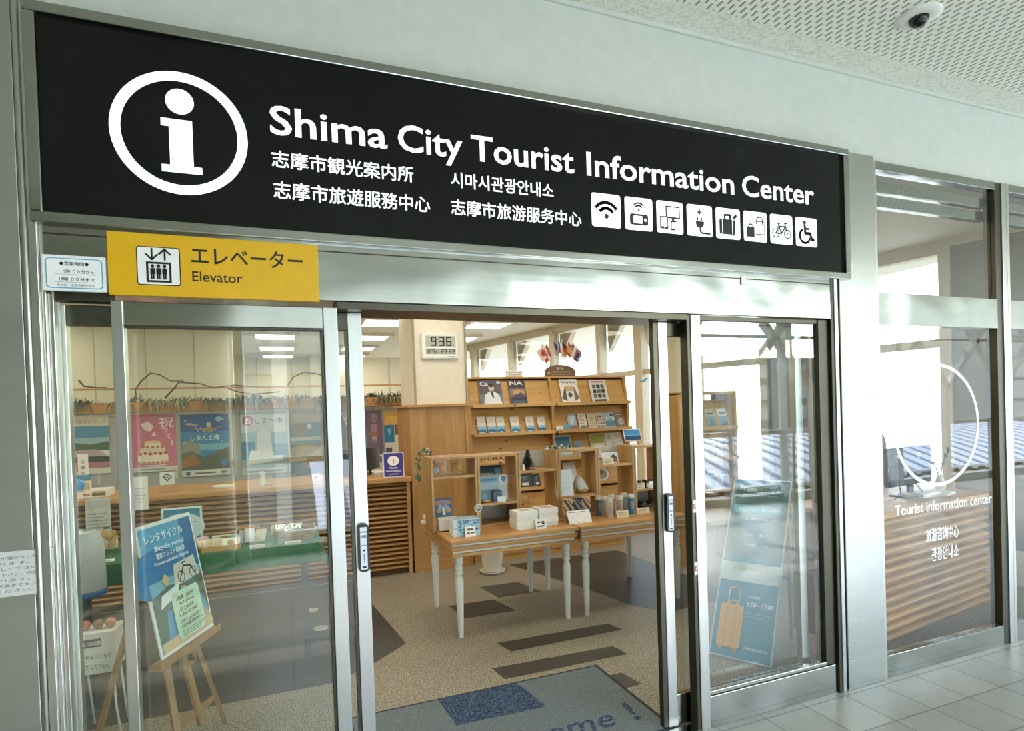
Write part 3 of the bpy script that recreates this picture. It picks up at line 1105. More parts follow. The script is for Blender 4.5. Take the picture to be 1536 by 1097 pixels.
BLU = mat('#5da7c9', 0.4)
t = thing('hours_sign', 'small white opening hours plate beside the yellow elevator sign', 'sign', (-0.63, -0.03, 2.042))
m = MB()
m.box(-0.716, -0.026, 2.042, -0.543, -0.0125, 2.158, mat('#e9eeee', 0.4))
m.build('plate', t, 0.001)
m = MB()
art(m, 0.173, 0.116, [('p', [(.05 + p[0] * .9, .07 + p[1] * .85) for p in rrect(0, 0, 1, 1, .1)], BLU), ('p', [(.068 + p[0] * .864, .097 + p[1] * .796) for p in rrect(0, 0, 1, 1, .09)], '#eff3f2'),
                      ('t', '●営業時間●', .5, .72, .12, INK, 'c', .46), ('t', '9時 ００分から', .33, .505, .115, INK, 'l', .48), ('r', .2, .46, .84, .468, '#777f80'),
                      ('t', '17時 ００分まで', .26, .285, .115, INK, 'l', .56), ('r', .2, .24, .84, .248, '#777f80'), ('t', '定休日　志摩市観光協会', .22, .135, .07, '#8d9494', 'l', .6)], -0.026, 0.4, 0, None, 0.0004, -0.716, 2.042)
m.build('lettering', t)

q = MB()
q.box(-1.12, -0.024, 1.064, -0.722, -0.020, 1.207, mat('#c9ccc4', 0.4))
rows = ['センサーの下に立ってもドアが開かない場合は', '反応しないときがあります。', 'お手数ですがボタンを押して下さい。', '開いたドアに手を触れないで下さい。危険です。', 'まもなく自動で閉まります。', '係員にお申し出ください。係員までセンサー', '開扉します。おまちください。']
for i, s in enumerate(rows):
    put_text(q, s, -1.08, 1.182 - i * 0.0175, 0.0112, mat('#3c3d40', 0.5), -0.0245, 0.2 + 0.012 * len(s) * 0.6, 'l', 0.004)
solo(q, 'door_notice', 'white film notice with black writing stuck on the steel column', 'notice', (0, 0.007, 0))

# security camera in the concourse ceiling
t = thing('security_camera', 'white recessed dome camera with dark eye in the slotted ceiling', 'security camera', (2.905, -0.42, 3.436))
m = MB()
m.lathe([(0.095, 0.0), (0.093, -0.006), (0.075, -0.012), (0.06, -0.014)], mat('#e4e5dd', 0.5), 32)
m.build('mounting_ring', t, 0, True)
m = MB()
m.lathe([(0.043, -0.012), (0.042, -0.022), (0.036, -0.036), (0.025, -0.046), (0.01, -0.051), (0.001, -0.052)], mat('#141516', 0.08), 28)
m.build('dome', t, 0, True)

# welcome mat
t = thing('entrance_mat', 'grey mat with a blue square and a greeting in the open doorway', 'mat', (1.0, 0.4, 0))
m = MB()
m.box(0.24, -0.02 + 0.08, 0.0, 1.745, 0.848, 0.008, mat('#2f3535', 0.9))
m.build('border', t, 0.003)
m = MB()
m.box(0.265, 0.08, 0.006, 1.72, 0.826, 0.011, CARPET)
m.add([(x, y, 0.0117) for x, y in ((0.73, 0.826), (1.20, 0.826), (1.245, 0.51), (0.75, 0.53))], [(0, 1, 2, 3)], CARPET_B)
m.build('pile', t)
m = MB()
Mx = Matrix.Translation((0.66, 0.2, 0.0119)) @ Matrix.Rotation(-PI / 2, 4, 'X')
put_text(m, 'Welcome', 0, 0, 0.22, CARPET_B, 0, 0.85, 'l', 0.01, 0.35, Mx)
m.build('lettering', t)
m = MB()
put_text(m, '!', 0.94, 0, 0.24, CARPET_B, 0, None, 'l', 0.02, 0.1, Mx)
m.build('exclamation_mark', t)

for k, (px, py, lab) in enumerate(((481, 943, 'nearer of two round steel floor covers on the dark floor'), (467, 916, 'farther of two round steel floor covers on the dark floor'))):
    m = MB()
    m.lathe([(0.055, 0.0), (0.055, 0.003), (0.05, 0.005), (0.02, 0.0055)], mat('#b9b8b0', 0.35), 24)
    d = P(px, py, 1.0) - CAM
    p = CAM + d * (CAM.z / -d.z)
    solo(m, 'floor_cover', lab, 'floor cover', (p.x, p.y, 0.0008))

# ================================================================== counter, pillar base, poster wall
t = thing('service_counter', 'long wooden counter faced with round slats running to the pillar', 'counter', (-0.6, 3.5, 0))
m = MB()
m.box(-3.2, 3.52, 0.0, 1.13, 4.25, 0.93, mat('#5e4526', 0.7))
m.box(1.10, 3.46, 0.0, 1.135, 4.25, 0.93, OAK)
m.build('carcass', t)
m = MB()
for i in range(19):
    z = 0.07 + i * 0.0465
    pts = [(3.52 + 0.03 - 0.045 * math.sin(a), z + 0.0175 * -math.cos(a)) for a in [PI * k / 8 for k in range(9)]]
    m.prism([(p[0] - 0.03, p[1]) for p in pts], -3.2, 1.10, SLATW, 'yz')
m.build('slats', t)
m = MB()
m.box(-3.2, 3.44, 0.925, 1.15, 4.28, 0.972, OAK_X)
m.build('worktop', t, 0.004)

t = thing('pillar_cabinet', 'oak panelled box around the foot of the cream pillar', 'wooden casing', (1.45, 3.45, 0))
m = MB()
m.box(1.165, 3.47, 0.1, 1.755, 4.2, 1.665, OAK)
m.build('panel', t)
m = MB()
for x in (1.155, 1.735):
    m.box(x, 3.455, 0, x + 0.035, 3.5, 1.665, OAK)
m.box(1.155, 3.46, 0.0, 1.77, 4.2, 0.1, OAK_X)
m.build('trim', t, 0.002)
m = MB()
m.box(1.13, 3.43, 1.665, 1.80, 4.22, 1.692, OAK_X)
m.build('cap', t, 0.003)

t = thing('poster_partition', 'pale partition behind the counter carrying posters and a wooden planter', 'partition', (-0.6, 5.3, 0))
m = MB()
m.box(-3.2, 5.26, 0.0, 1.75, 5.34, 1.72, GREYP)
m.build('panel', t)
m = MB()
for x in (-2.6, -1.95, -1.2, -0.58, 0.02, 0.62, 1.08, 1.5):
    m.box(x - 0.012, 5.25, 0.95, x + 0.012, 5.26, 1.69, mat('#d8dad6', 0.4))
m.box(-3.2, 5.248, 1.69, 1.75, 5.26, 1.715, mat('#d8dad6', 0.4))
m.build('poster_rail', t)
t = thing('planter', 'long low wooden planter box on top of the poster partition', 'planter', (-0.6, 5.24, 1.72))
m = MB()
m.box(-3.2, 5.14, 1.72, 1.75, 5.16, 1.83, OAK_X)
m.box(-3.2, 5.33, 1.72, 1.75, 5.35, 1.83, OAK_X)
m.box(-3.2, 5.16, 1.72, 1.75, 5.33, 1.735, OAK_X)
m.build('box', t)
m = MB()
m.box(-3.19, 5.161, 1.735, 1.74, 5.329, 1.79, mat('#4b3c28', 0.9))
m.build('soil', t)
m = MB()
m.box(-3.2, 5.335, 1.98, 1.75, 5.35, 2.0, OAK_X)
for x in (-3.2, 1.73):
    m.box(x, 5.335, 1.83, x + 0.02, 5.35, 1.98, OAK_X)
m.build('back_rail', t)

# plants along the planter: foliage clumps, each its own plant
G = [mat('#59624a', 0.7), mat('#6f765d', 0.7), mat('#3f4a36', 0.7), mat('#8a8c72', 0.7)]


def foliage(mb, c, r, n, spread=1.0, mats=G, lw=0.012, droop=0.5, rnd=random):
    for i in range(n):
        a = rnd.uniform(0, 2 * PI)
        e = rnd.uniform(0.3, 1.4)
        L = r * rnd.uniform(0.6, 1.15)
        d = Vector((math.cos(a) * math.cos(e) * spread, math.sin(a) * math.cos(e) * 0.7, math.sin(e)))
        side = d.cross(Vector((0, 0, 1))).normalized() * lw * rnd.uniform(0.6, 1.3)
        pts = []
        for k in range(5):
            s = k / 4
            p = Vector(c) + d * L * s + Vector((0, 0, -droop * L * s * s))
            wv = side * (1 - 0.85 * s) * (0.5 + s if s < 0.5 else 1)
            pts.append((p - wv, p + wv))
        vs = [tuple(q) for pr in pts for q in pr]
        mb.add(vs, [(2 * k, 2 * k + 1, 2 * k + 3, 2 * k + 2) for k in range(4)], mats[i % len(mats)])


G = [mat('#6c7560', 0.7), mat('#868c74', 0.7), mat('#4c5844', 0.7), mat('#a0a38a', 0.7), mat('#5b6b5c', 0.7)]
PXS = [-2.65, -2.1, -1.6, -1.28, -1.0, -0.72, -0.45, -0.2, 0.1, 0.4, 0.66, 0.95, 1.2, 1.45]
WH = ['at the far end of the planter', 'beside the far end plant of the planter', 'above the shrine poster', 'just past the sash stile', 'above the pink poster', 'between the pink and blue posters', 'above the blue poster', 'above the gap after the blue poster', 'above the bath poster', 'above the collage poster', 'between the two bright door stiles', 'above the purple poster', 'nearest but one to the pillar', 'nearest the pillar']
for i, x in enumerate(PXS):
    rnd = random.Random(30 + i)
    big = i in (2, 6, 9, 12, 13)
    pale = i in (2, 3)
    t = thing('planter_plant', ('spiky pale air plant ' if pale else 'bushy dried fern ' if big else 'low grey green trailing plant ') + WH[i], 'plant', (x, 5.24, 1.80), 0, 'plants in the long planter')
    m = MB()
    mats = [mat('#b4b298', 0.7), mat('#98997e', 0.7)] if pale else G
    for k in range(5):
        dx = -0.14 + 0.07 * k
        foliage(m, (x + dx, 5.22, 1.79), rnd.uniform(0.16, 0.30 if big else 0.22), 34, 1.3, mats, 0.014, 0.5, rnd)
        if rnd.random() < 0.4:
            foliage(m, (x + dx, 5.12, 1.83), rnd.uniform(0.10, 0.17), 26, 1.0, mats, 0.011, 1.5, rnd)
    m.build('foliage', t)
TW = mat('#5f4c36', 0.8)
TWIGS = [([(205, 600), (203, 585), (212, 572), (226, 560), (240, 563), (256, 572), (276, 572)], 'arched driftwood twig over the pink poster'),
         ([(247, 598), (262, 582), (268, 574), (300, 576), (320, 582), (352, 578), (400, 582)], 'long driftwood branch lying above the blue poster'),
         ([(118, 571), (126, 580), (145, 582), (160, 582)], 'short driftwood branch above the shrine poster'),
         ([(432, 578), (440, 566), (455, 559), (475, 561), (490, 566)], 'bent driftwood twig beside the door stile'),
         ([(340, 582), (356, 588), (380, 592), (420, 588)], 'thin driftwood twig over the bath poster')]
for pts, lab in TWIGS:
    q = [P(a, b, 5.2) for a, b in pts]
    c = Vector(q[0])
    m = MB()
    m.tube([tuple(p - c) for p in q], [0.008 * (1 - 0.6 * k / len(q)) + 0.002 for k in range(len(q))], TW, 6)
    solo(m, 'driftwood_branch', lab, 'branch', tuple(c))

# posters
SEA, SKYB, NAVY = '#3f83a8', '#8fc0d8', '#233a6e'


def poster(px, label, items, group=None):
    c, wd, h = span(*px, 5.245)
    return card('poster', label, 'poster', (c.x, 5.243, c.z), wd, h, items, 0.004, 0, 0, mat('#e8e8e0', 0.4), group, 0.35)


poster((92, 624, 164, 712), 'travel poster with a blue sky and a low shrine roof at the far end', [('r', 0, .82, 1, 1, '#ece7d8'), ('t', '志摩へ歴旅に行こう', .5, .87, .07, '#b08a54', 'c', .9), ('r', 0, .45, 1, .82, '#5f9cc0'), ('r', 0, .5, 1, .62, '#a9c9d2'), ('p', [(0, .5), (.3, .54), (.6, .5), (1, .55), (1, .4), (0, .4)], '#54705a'), ('p', [(.2, .30), (.35, .42), (.75, .42), (.95, .30)], '#c3aeb2'), ('r', 0, .2, 1, .3, '#4b4c52'), ('r', 0, .1, 1, .2, '#b67f8c'), ('r', .3, .05, .5, .15, '#a05a3a'), ('r', 0, 0, 1, .05, '#e6e2d8')])
poster((189, 622, 265, 708), 'pink celebration poster with a white layered cake', [('r', 0, .085, 1, 1, '#cf7793'), ('p', [(.1, .13), (.25, .10), (.75, .10), (.93, .13), (.75, .115), (.25, .115)], '#f0e4d6'), ('p', rrect(.22, .14, .82, .30, .03), '#efe3cf'), ('p', rrect(.27, .30, .77, .42, .03), '#e6d6bd'), ('p', rrect(.36, .42, .68, .50, .03), '#f1e6d2'), ('e', .52, .51, .17, .03, '#e8d3a2')]
       + [('e', .27 + .1 * i, .31 + .012 * (i % 2), .035, .025, '#c45a5f') for i in range(6)] + [('e', .32 + .1 * i, .43, .03, .02, '#b4854a') for i in range(5)] + [('e', .25 + .09 * i, .16, .04, .02, '#c9a36b') for i in range(7)]
       + [('p', [(.30, .83), (.45, .88), (.55, .80), (.5, .70), (.38, .72)], '#f0dfe0'), ('p', [(.5, .62), (.56, .7), (.6, .62)], '#f0dfe0'), ('t', '祝', .66, .78, .20, '#f6ecec', 'l', .30), ('t', 'っ', .72, .68, .13, '#f6ecec'), ('t', 'て', .78, .56, .13, '#f6ecec'), ('t', '!', .90, .43, .14, '#f6ecec', 'l', None, .03), ('r', 0, 0, 1, .085, '#d8d8d2'), ('r', .25, .03, .75, .05, '#8d9298')])
poster((272, 622, 344, 714), 'deep blue underwater poster with divers and a rocky shore', [('r', 0, .1, 1, 1, '#2d5aa0'), ('r', 0, .1, 1, .72, '#2f86b4'), ('r', 0, .42, 1, .52, '#6fb6cc'), ('p', [(0, .52), (.08, .58), (.25, .57), (.38, .48), (.40, .36), (.0, .36)], '#8d8f86'), ('p', [(0, .36), (.2, .42), (.45, .30), (.7, .38), (1, .46), (1, .1), (0, .1)], '#5c6350'), ('p', [(0, .3), (.25, .36), (.4, .2), (0, .14)], '#a3743f'), ('p', [(.05, .85), (.2, .87), (.4, .82), (.25, .81)], '#c79c72'), ('p', [(.2, .77), (.5, .78), (.62, .84), (.66, .76), (.9, .82), (.62, .70), (.45, .74)], '#a98a70'), ('e', .58, .83, .05, .04, '#d8c9b8'), ('t', 'しまんと海', .5, .585, .10, '#eef4f6', 'c', .6), ('e', .88, .20, .07, .05, '#3f8fd0'), ('e', .1, .9, .05, .03, '#4f86c0'), ('e', .8, .92, .08, .04, '#9cc0dc'), ('r', 0, 0, 1, .1, '#e4e4dc'), ('e', .12, .05, .05, .035, '#4d6f86'), ('r', .25, .035, .7, .06, '#6d7276'), ('r', .8, .03, .93, .07, '#7d96b0')]
       + [('e', (i * 37 % 90 + 5) / 100, .55 + (i * 23 % 40) / 100, .02, .012, '#a6c8da') for i in range(14)])
poster((362, 622, 430, 711), 'pale poster with a hot spring mark and a harbour bath house', [('r', 0, .0, 1, 1, '#d5dcdc'), ('r', 0, .1, 1, .7, '#9fb9c4'), ('p', [(.35, .68), (.5, .78), (.65, .68), (.68, .3), (.32, .3)], '#e2e8ea'), ('r', 0, .25, .3, .55, '#4f86ac'), ('p', [(.1, .15), (.9, .22), (.95, .35), (.2, .4)], '#eaf0f0'), ('r', .7, .3, 1, .5, '#6b97b2'), ('e', .16, .9, .12, .085, '#a8525e'), ('t', '♨', .16, .865, .1, '#f0e4e4', 'c'), ('t', 'しま〜ゆ', .32, .855, .115, '#4a4f5a', 'l', .6), ('r', .1, .03, .9, .06, '#8d9498')])
poster((436, 622, 482, 711), 'ochre and grey collage poster of local sights', [('r', 0, 0, 1, 1, '#b49b70'), ('r', .0, .45, 1, .86, '#7e98a2'), ('e', .3, .72, .25, .14, '#9a8768'), ('e', .62, .8, .08, .05, '#e8e6dc'), ('r', .0, .56, 1, .62, '#c9cdc4'), ('e', .4, .38, .35, .13, '#a99670'), ('r', 0, 0, 1, .2, '#4e5556'), ('e', .55, .16, .2, .07, '#8d6c4f'), ('r', 0, .22, .5, .26, '#dad6ca'), ('p', [(.6, .3), (1, .45), (1, .3)], '#d0c3a8')])
poster((509, 617, 546, 710), 'grey poster with wispy white grass between the door stiles', [('r', 0, 0, 1, 1, '#8d8f90'), ('l', [(.1, 1), (.4, .7), (.6, .5)], .05, '#d8dad6'), ('l', [(.2, 1), (.55, .6), (.7, .4)], .04, '#c8cac6'), ('e', .6, .55, .15, .06, '#b49aa4'), ('r', 0, 0, 1, .22, '#b8b8b0')])
poster((550, 616, 574, 711), 'dull purple poster reading Shima with a white foot', [('r', 0, .3, 1, 1, '#77677e'), ('t', '志', .5, .83, .15, '#a8a0a8', 'c', .42), ('t', '摩', .5, .66, .15, '#c09aa0', 'c', .42), ('e', .45, .62, .3, .05, '#9a7a62'), ('t', '市', .5, .49, .13, '#c8c4c8', 'c', .36), ('r', 0, 0, 1, .3, '#e2e0d6'), ('r', .05, .2, .5, .27, '#5f6468'), ('r', .55, .17, .9, .27, '#7b5f58')])
poster((577, 617, 604, 711), 'yellow poster with a bright blue sea photo next to the pillar', [('r', 0, .75, 1, 1, '#d6ae64'), ('t', '伊勢志摩', .5, .86, .08, '#e6d04a', 'c', .8), ('r', 0, 0, 1, .75, '#d8d8cc'), ('r', .0, .5, .55, .78, '#2f7fa8'), ('p', [(.15, .72), (.4, .72), (.28, .6)], '#7fc2d8'), ('r', .58, .62, 1, .78, '#8a5c42'), ('r', .05, .26, .4, .42, '#5f6a6c'), ('r', .45, .1, 1, .35, '#8fa6b0'), ('p', [(.05, .1), (.5, .12), (.4, .3)], '#8d8f88')])
q = span(155, 675, 168, 726, 5.0)
card('banner_strip', 'tall narrow white banner strip overlapping the travel poster', 'banner', (q[0].x, 5.0, 0.972), q[1], P(160, 675, 5.0).z - 0.972, [('t', '志', .5, .75, .1, '#5f6c74', 'c'), ('t', '摩', .5, .6, .1, '#5f6c74', 'c'), ('t', '市', .5, .45, .1, '#5f6c74', 'c'), ('t', '観', .5, .3, .1, '#5f6c74', 'c'), ('t', '光', .5, .15, .1, '#5f6c74', 'c')], 0.02).location.y = 4.2

# ================================================================== things on the counter
CT = 0.972


def onz(px, Y, z):
    """Point at depth Y on a support of height z, under the pixel column."""
    p = P(px, 640, Y)
    return Vector((p.x, Y, z))


def standing(name, label, cat, px, Y, z, items, **kw):
    c, wd, h = span(*px, Y)
    top = P((px[0] + px[2]) / 2, px[1], Y).z
    return card(name, label, cat, (c.x, Y, z), wd, max(0.02, top - z), items, **kw)


t = thing('information_stand', 'purple tourist information sign standing on the counter end by the pillar', 'sign', (0.99, 3.53, CT))
c, wd, h = span(579, 675, 610, 718, 3.5)
m = MB()
h = 0.25
m.prism([(p[0] * wd - wd / 2, p[1] * h) for p in rrect(0, 0, 1, 1, .05)], 0, 0.006, mat('#e8e6ee', 0.4))
ob = m.build('board', t, 0, True)
ob.rotation_euler = (-0.16, 0, -0.12)
m = MB()
art(m, wd, h, [('p', rrect(.04, .03, .96, .97, .06), '#3b2c86'), ('e', .5, .66, .28, .20, '#f0ece4'), ('t', 'i', .5, .56, .26, '#b87f3c', 'c', None, .03), ('t', 'Tourist', .5, .34, .11, '#f2f0f4', 'c', None, .02), ('t', 'Information', .5, .22, .095, '#f2f0f4', 'c', .72, .02), ('t', '旅行案内', .5, .10, .06, '#d8d4ea', 'c', .45)], 0, 0.35)
ob2 = m.build('print', t, 0, True)
ob2.rotation_euler = ob.rotation_euler
m = MB()
m.box(-0.04, 0.05, 0, 0.04, 0.06, 0.16, mat('#cfcfd6', 0.4))
m.box(-0.04, 0.02, 0, 0.04, 0.09, 0.004, mat('#cfcfd6', 0.4))
m.build('prop', t, 0, True)
for i, (dz, dx, cc, lab) in enumerate(((0, 0, '#d9d7cc', 'bottom pale booklet of the pile behind the purple sign'), (0.016, 0.006, '#8fa4aa', 'blue grey booklet in the middle of the pile behind the purple sign'), (0.032, -0.004, '#eceae2', 'white booklet on top of the pile behind the purple sign'))):
    m = MB()
    m.box(-0.07, -0.1, 0, 0.07, 0.1, 0.015, mat(cc, 0.6))
    m.box(-0.068, -0.101, 0.003, 0.068, -0.0995, 0.012, PAPER)
    p = onz(568, 3.78, CT + dz)
    solo(m, 'booklet', lab, 'booklet', (p.x + dx, p.y, p.z), 0.1, 'booklets on the counter', 0.001)
t = thing('desktop_computer', 'black computer tower case seen between the two bright door stiles', 'computer', tuple(onz(522, 4.0, CT)))
m = MB()
m.box(-0.09, -0.1, 0, 0.075, 0.12, 0.285, mat('#26282a', 0.45))
m.build('case', t, 0.004, True)
m = MB()
for i in range(9):
    m.box(-0.06, -0.104, 0.05 + i * 0.022, 0.05, -0.1, 0.058 + i * 0.022, mat('#15171a', 0.5))
m.build('front_grille', t, 0, True)
t = thing('monitor', 'black monitor with its back turned standing next to the purple sign', 'monitor', tuple(onz(556, 4.0, CT)), 0.9)
m = MB()
m.box(-0.15, -0.012, 0.05, 0.15, 0.012, 0.285, mat('#1b1d1f', 0.35))
m.build('screen', t, 0.004, True)
m = MB()
m.box(-0.08, -0.05, 0, 0.08, 0.07, 0.012, mat('#1b1d1f', 0.35))
m.box(-0.02, 0.012, 0.0, 0.02, 0.03, 0.16, mat('#1b1d1f', 0.35))
m.build('stand', t, 0.003, True)

standing('paper_pad', 'white paper sheets hung over the counter front by the sash stile', 'paper', (190, 716, 222, 758), 3.43, 0.86, LINES(.05, .9, .2, .7, 5, '#c9cbc6'), back=PAPER)
t = thing('leaflet_holder', 'clear holder with a black arrow card on the counter', 'card holder', tuple(onz(248, 3.6, CT)))
m = MB()
m.box(-0.075, -0.004, 0, 0.075, 0.0, 0.19, ACRYL)
m.box(-0.075, -0.035, 0, 0.075, 0.035, 0.003, ACRYL)
m.build('holder', t, 0, True)
m = MB()
m.box(-0.06, 0.001, 0.07, 0.055, 0.003, 0.185, mat('#eceee8', 0.4))
art(m, 0.115, 0.115, [('p', [(.5, .92), (.85, .6), (.5, .25), (.18, .6)], INK), ('p', [(.5, .8), (.74, .6), (.5, .38), (.3, .6)], '#eceee8'), ('p', [(.42, .66), (.62, .58), (.46, .48)], INK)], 0.0005, 0.4, 0, None, 0.0002, -0.06, 0.07)
m.build('card', t, 0, True)
m = MB()
m.lathe([(0.075, 0), (0.085, 0.02), (0.08, 0.02), (0.07, 0.006)], mat('#dcdad0', 0.4), 24)
m.v = [Vector((p.x * 1.1, p.y, p.z)) for p in m.v]
solo(m, 'shallow_tray', 'shallow white coin tray on the counter', 'tray', tuple(onz(331, 3.7, CT)))
t = thing('figurine', 'small pale standing figurine on the counter below the bath poster', 'ornament', tuple(onz(391, 3.65, CT)))
m = MB()
m.lathe([(0.028, 0), (0.03, 0.04), (0.022, 0.07), (0.017, 0.08), (0.026, 0.10), (0.022, 0.125), (0.002, 0.135)], mat('#cfc9bb', 0.5), 16)
m.build('body', t, 0, True)
m = MB()
m.box(0.02, -0.04, 0, 0.09, 0.03, 0.02, mat('#b5b2aa', 0.3))
m.build('base', t, 0.003, True)
standing('notice_card', 'small white card with a red mark at the counter by the door stile', 'card', (468, 711, 480, 728), 3.7, CT, [('r', .3, .3, .7, .7, '#b0584e')])
standing('price_list', 'grey printed price sheet on the counter front past the sash stile', 'sheet', (128, 748, 166, 792), 3.43, 0.70, [('r', 0, .7, 1, .95, '#c5c8c4')] + LINES(.1, .9, .1, .6, 5, '#a5aaa6') + [('r', .7, .05, .95, .15, '#4f7f66')], back=mat('#d8dad6', 0.5))
t = thing('letter_tray', 'white letter tray on the counter past the sash stile', 'tray', tuple(onz(140, 3.75, CT)))
m = MB()
m.box(-0.11, -0.12, 0, 0.11, 0.12, 0.012, OFFW)
m.box(-0.11, -0.12, 0.05, 0.11, 0.12, 0.062, OFFW)
m.build('shelf', t, 0, True)
m = MB()
for x in (-0.11, 0.10):
    m.box(x, -0.12, 0.012, x + 0.01, 0.12, 0.05, OFFW)
m.build('side', t, 0, True)
standing('brochure', 'blue and white tourist brochure standing upright past the sash stile', 'brochure', (112, 713, 137, 745), 3.6, CT, [('r', 0, .75, 1, 1, '#5b95b4'), ('r', .1, .3, .5, .7, '#9fb4c0'), ('r', .5, .35, .9, .7, '#d8b98c'), ('r', .45, .1, .9, .2, '#c98a5a')])

# ================================================================== green table and what stands on it
t = thing('display_table', 'long dark table under a green cloth in front of the counter', 'table', (-0.5, 2.1, 0))
m = MB()
GRN = wood('green_cloth', '#1e5a36', '#266a41', 'x', 2.0, False, 0.85)
zt = 0.755
m.box(-1.45, 1.80, zt - 0.012, 0.18, 2.42, zt, GRN)
ps = []
for i in range(31):
    x = -1.45 + 1.63 * i / 30
    ps.append((x, 1.797 + 0.006 * math.sin(i * 1.7), x))
vsx, fsx = [], []
for i, (x, y, _) in enumerate(ps):
    vsx += [(x, 1.80, zt), (x, y - 0.004, zt - 0.07), (x, y - 0.010 * (i % 3 == 0), zt - 0.125)]
for i in range(30):
    for k in range(2):
        fsx.append((3 * i + k, 3 * i + k + 1, 3 * i + 4 + k, 3 * i + 3 + k))
m.add(vsx, fsx, GRN)
m.add([(0.18, 1.80, zt), (0.18, 2.42, zt), (0.19, 1.80, zt - 0.125), (0.26, 1.95, zt - 0.20), (0.20, 2.42, zt - 0.13)], [(0, 2, 3, 1), (1, 3, 4)], GRN)
m.build('tablecloth', t)
m = MB()
m.box(-1.43, 1.82, zt - 0.04, 0.17, 2.40, zt - 0.013, mat('#2b2d30', 0.5))
m.build('tabletop', t)
for x in (-1.38, 0.08):
    for y in (1.86, 2.34):
        m = MB()
        m.box(x - 0.02, y - 0.02, 0, x + 0.02, y + 0.02, zt - 0.04, mat('#2b2f36', 0.45))
        m.build('leg', t, 0.002)
GT = zt
standing('sign_card', 'blue edged information card standing behind the easel board', 'card', (246, 764, 301, 822), 2.3, GT, [('r', 0, 0, 1, 1, '#3c8aa8'), ('e', .5, .45, .62, .42, '#cfdfe2'), ('t', '案内', .55, .66, .1, '#2c5c74', 'c'), ('r', .4, .58, .9, .60, '#7f9faa'), ('r', .3, .1, .7, .14, '#6f96a6')], rim=mat('#dbe6e8', 0.4))


def pile(name, label, cat, px, Y, z, n, cols, r=0.035, gname=None, seed=3):
    """A few small packets heaped together, each packet its own thing."""
    rnd = random.Random(seed)
    c, wd, h = span(*px, Y)
    for i in range(n):
        m = MB()
        w0, h0 = r * rnd.uniform(.8, 1.2), r * rnd.uniform(.9, 1.3)
        vs_, fs_ = [], []
        N = 6
        for a in range(N + 1):
            for b in range(N + 1):
                u, v = a / N * 2 - 1, b / N * 2 - 1
                bulge = (1 - u * u) * (1 - v * v)
                vs_.append((u * w0, -0.3 * r * bulge - 0.003 * math.sin(7 * u + i), v * h0 + h0))
        for a in range(N):
            for b in range(N):
                k = a * (N + 1) + b
                fs_.append((k, k + 1, k + N + 2, k + N + 1))
        base = len(vs_)
        vs_ += [(p[0], 0.3 * r * (1 - (p[0] / w0) ** 2) * (1 - ((p[2] - h0) / h0) ** 2), p[2]) for p in list(vs_)]
        fs_ += [tuple(base + k for k in reversed(f_)) for f_ in list(fs_)]
        mm_ = cols[i % len(cols)]
        m.add(vs_, fs_, mat(mm_, 0.3) if isinstance(mm_, str) else mm_, True)
        x = c.x + wd * (rnd.uniform(-.38, .38))
        yy_ = Y + rnd.uniform(-.03, .04)
        o = solo(m, name, label, cat, (x, yy_, z + 0.004 + (h - 2 * h0) * max(0, rnd.uniform(-.3, .8)) * 0.5), rnd.uniform(-.6, .6), gname, 0, None, rnd.uniform(-.6, -.15))


pile('candy_packet', 'shiny pink and gold candy packet heaped beside the easel board', 'candy packet', (284, 820, 312, 846), 1.95, GT, 9, ['#d8c9b0', '#c9a1a8', '#b98f5a', '#e6dfd0'], 0.03, 'candy packets beside the easel board', 5)
t = thing('coffee_card', 'white card with a yellow coffee badge standing on the green table', 'card', tuple(onz(331, 2.1, GT)))
c, wd, h = span(312, 803, 351, 829, 2.1)
m = MB()
h = P(331, 803, 2.1).z - GT
m.box(-wd / 2, 0, 0, wd / 2, 0.004, h, PAPER)
art(m, wd, h, [('e', .48, .62, .2, .28, '#e0b71c'), ('t', 'Island', .5, .64, .2, '#2d2a24', 'c', .5, .02), ('t', 'Coffee', .5, .44, .2, '#2d2a24', 'c', .42, .02)], 0)
m.build('board', t, 0, True)
t = thing('sample_box', 'open wooden box holding cream coloured cards on the green table edge', 'box', (P(333, 840, 1.9).x, 1.9, GT))
m = MB()
m.box(-0.115, -0.05, 0, 0.115, 0.05, 0.006, OAK_X)
for y in (-0.05, 0.044):
    m.box(-0.115, y, 0.006, 0.115, y + 0.006, 0.035, OAK_X)
for x in (-0.115, 0.109):
    m.box(x, -0.044, 0.006, x + 0.006, 0.044, 0.035, OAK_X)
m.build('box', t, 0, True)
for k in range(3):
    m = MB()
    M_ = Matrix.Translation((-0.055 + 0.055 * k, 0.02 - 0.012 * k, 0.01)) @ Matrix.Rotation(-0.5, 4, 'X')
    m.box(-0.055, 0, 0, 0.055, 0.002, 0.065, mat('#e2d8ba' if k < 2 else '#e9e6dc', 0.6), M_)
    art(m, 0.11, 0.065, LINES(.1, .9, .15, .8, 4, '#b8a682') if k < 2 else [('e', .5, .5, .2, .3, '#b99a76')], 0, 0.5, 0, M_, 0.0002)
    m.build('card', t, 0, True)
pile('coffee_pouch', 'grey foil pouch in the heap in the middle of the green table', 'pouch', (357, 818, 396, 846), 2.0, GT, 8, ['#b7bab6', '#d5d7d2', '#9aa2a2', '#c2b6a0'], 0.035, 'foil pouches on the green table', 8)
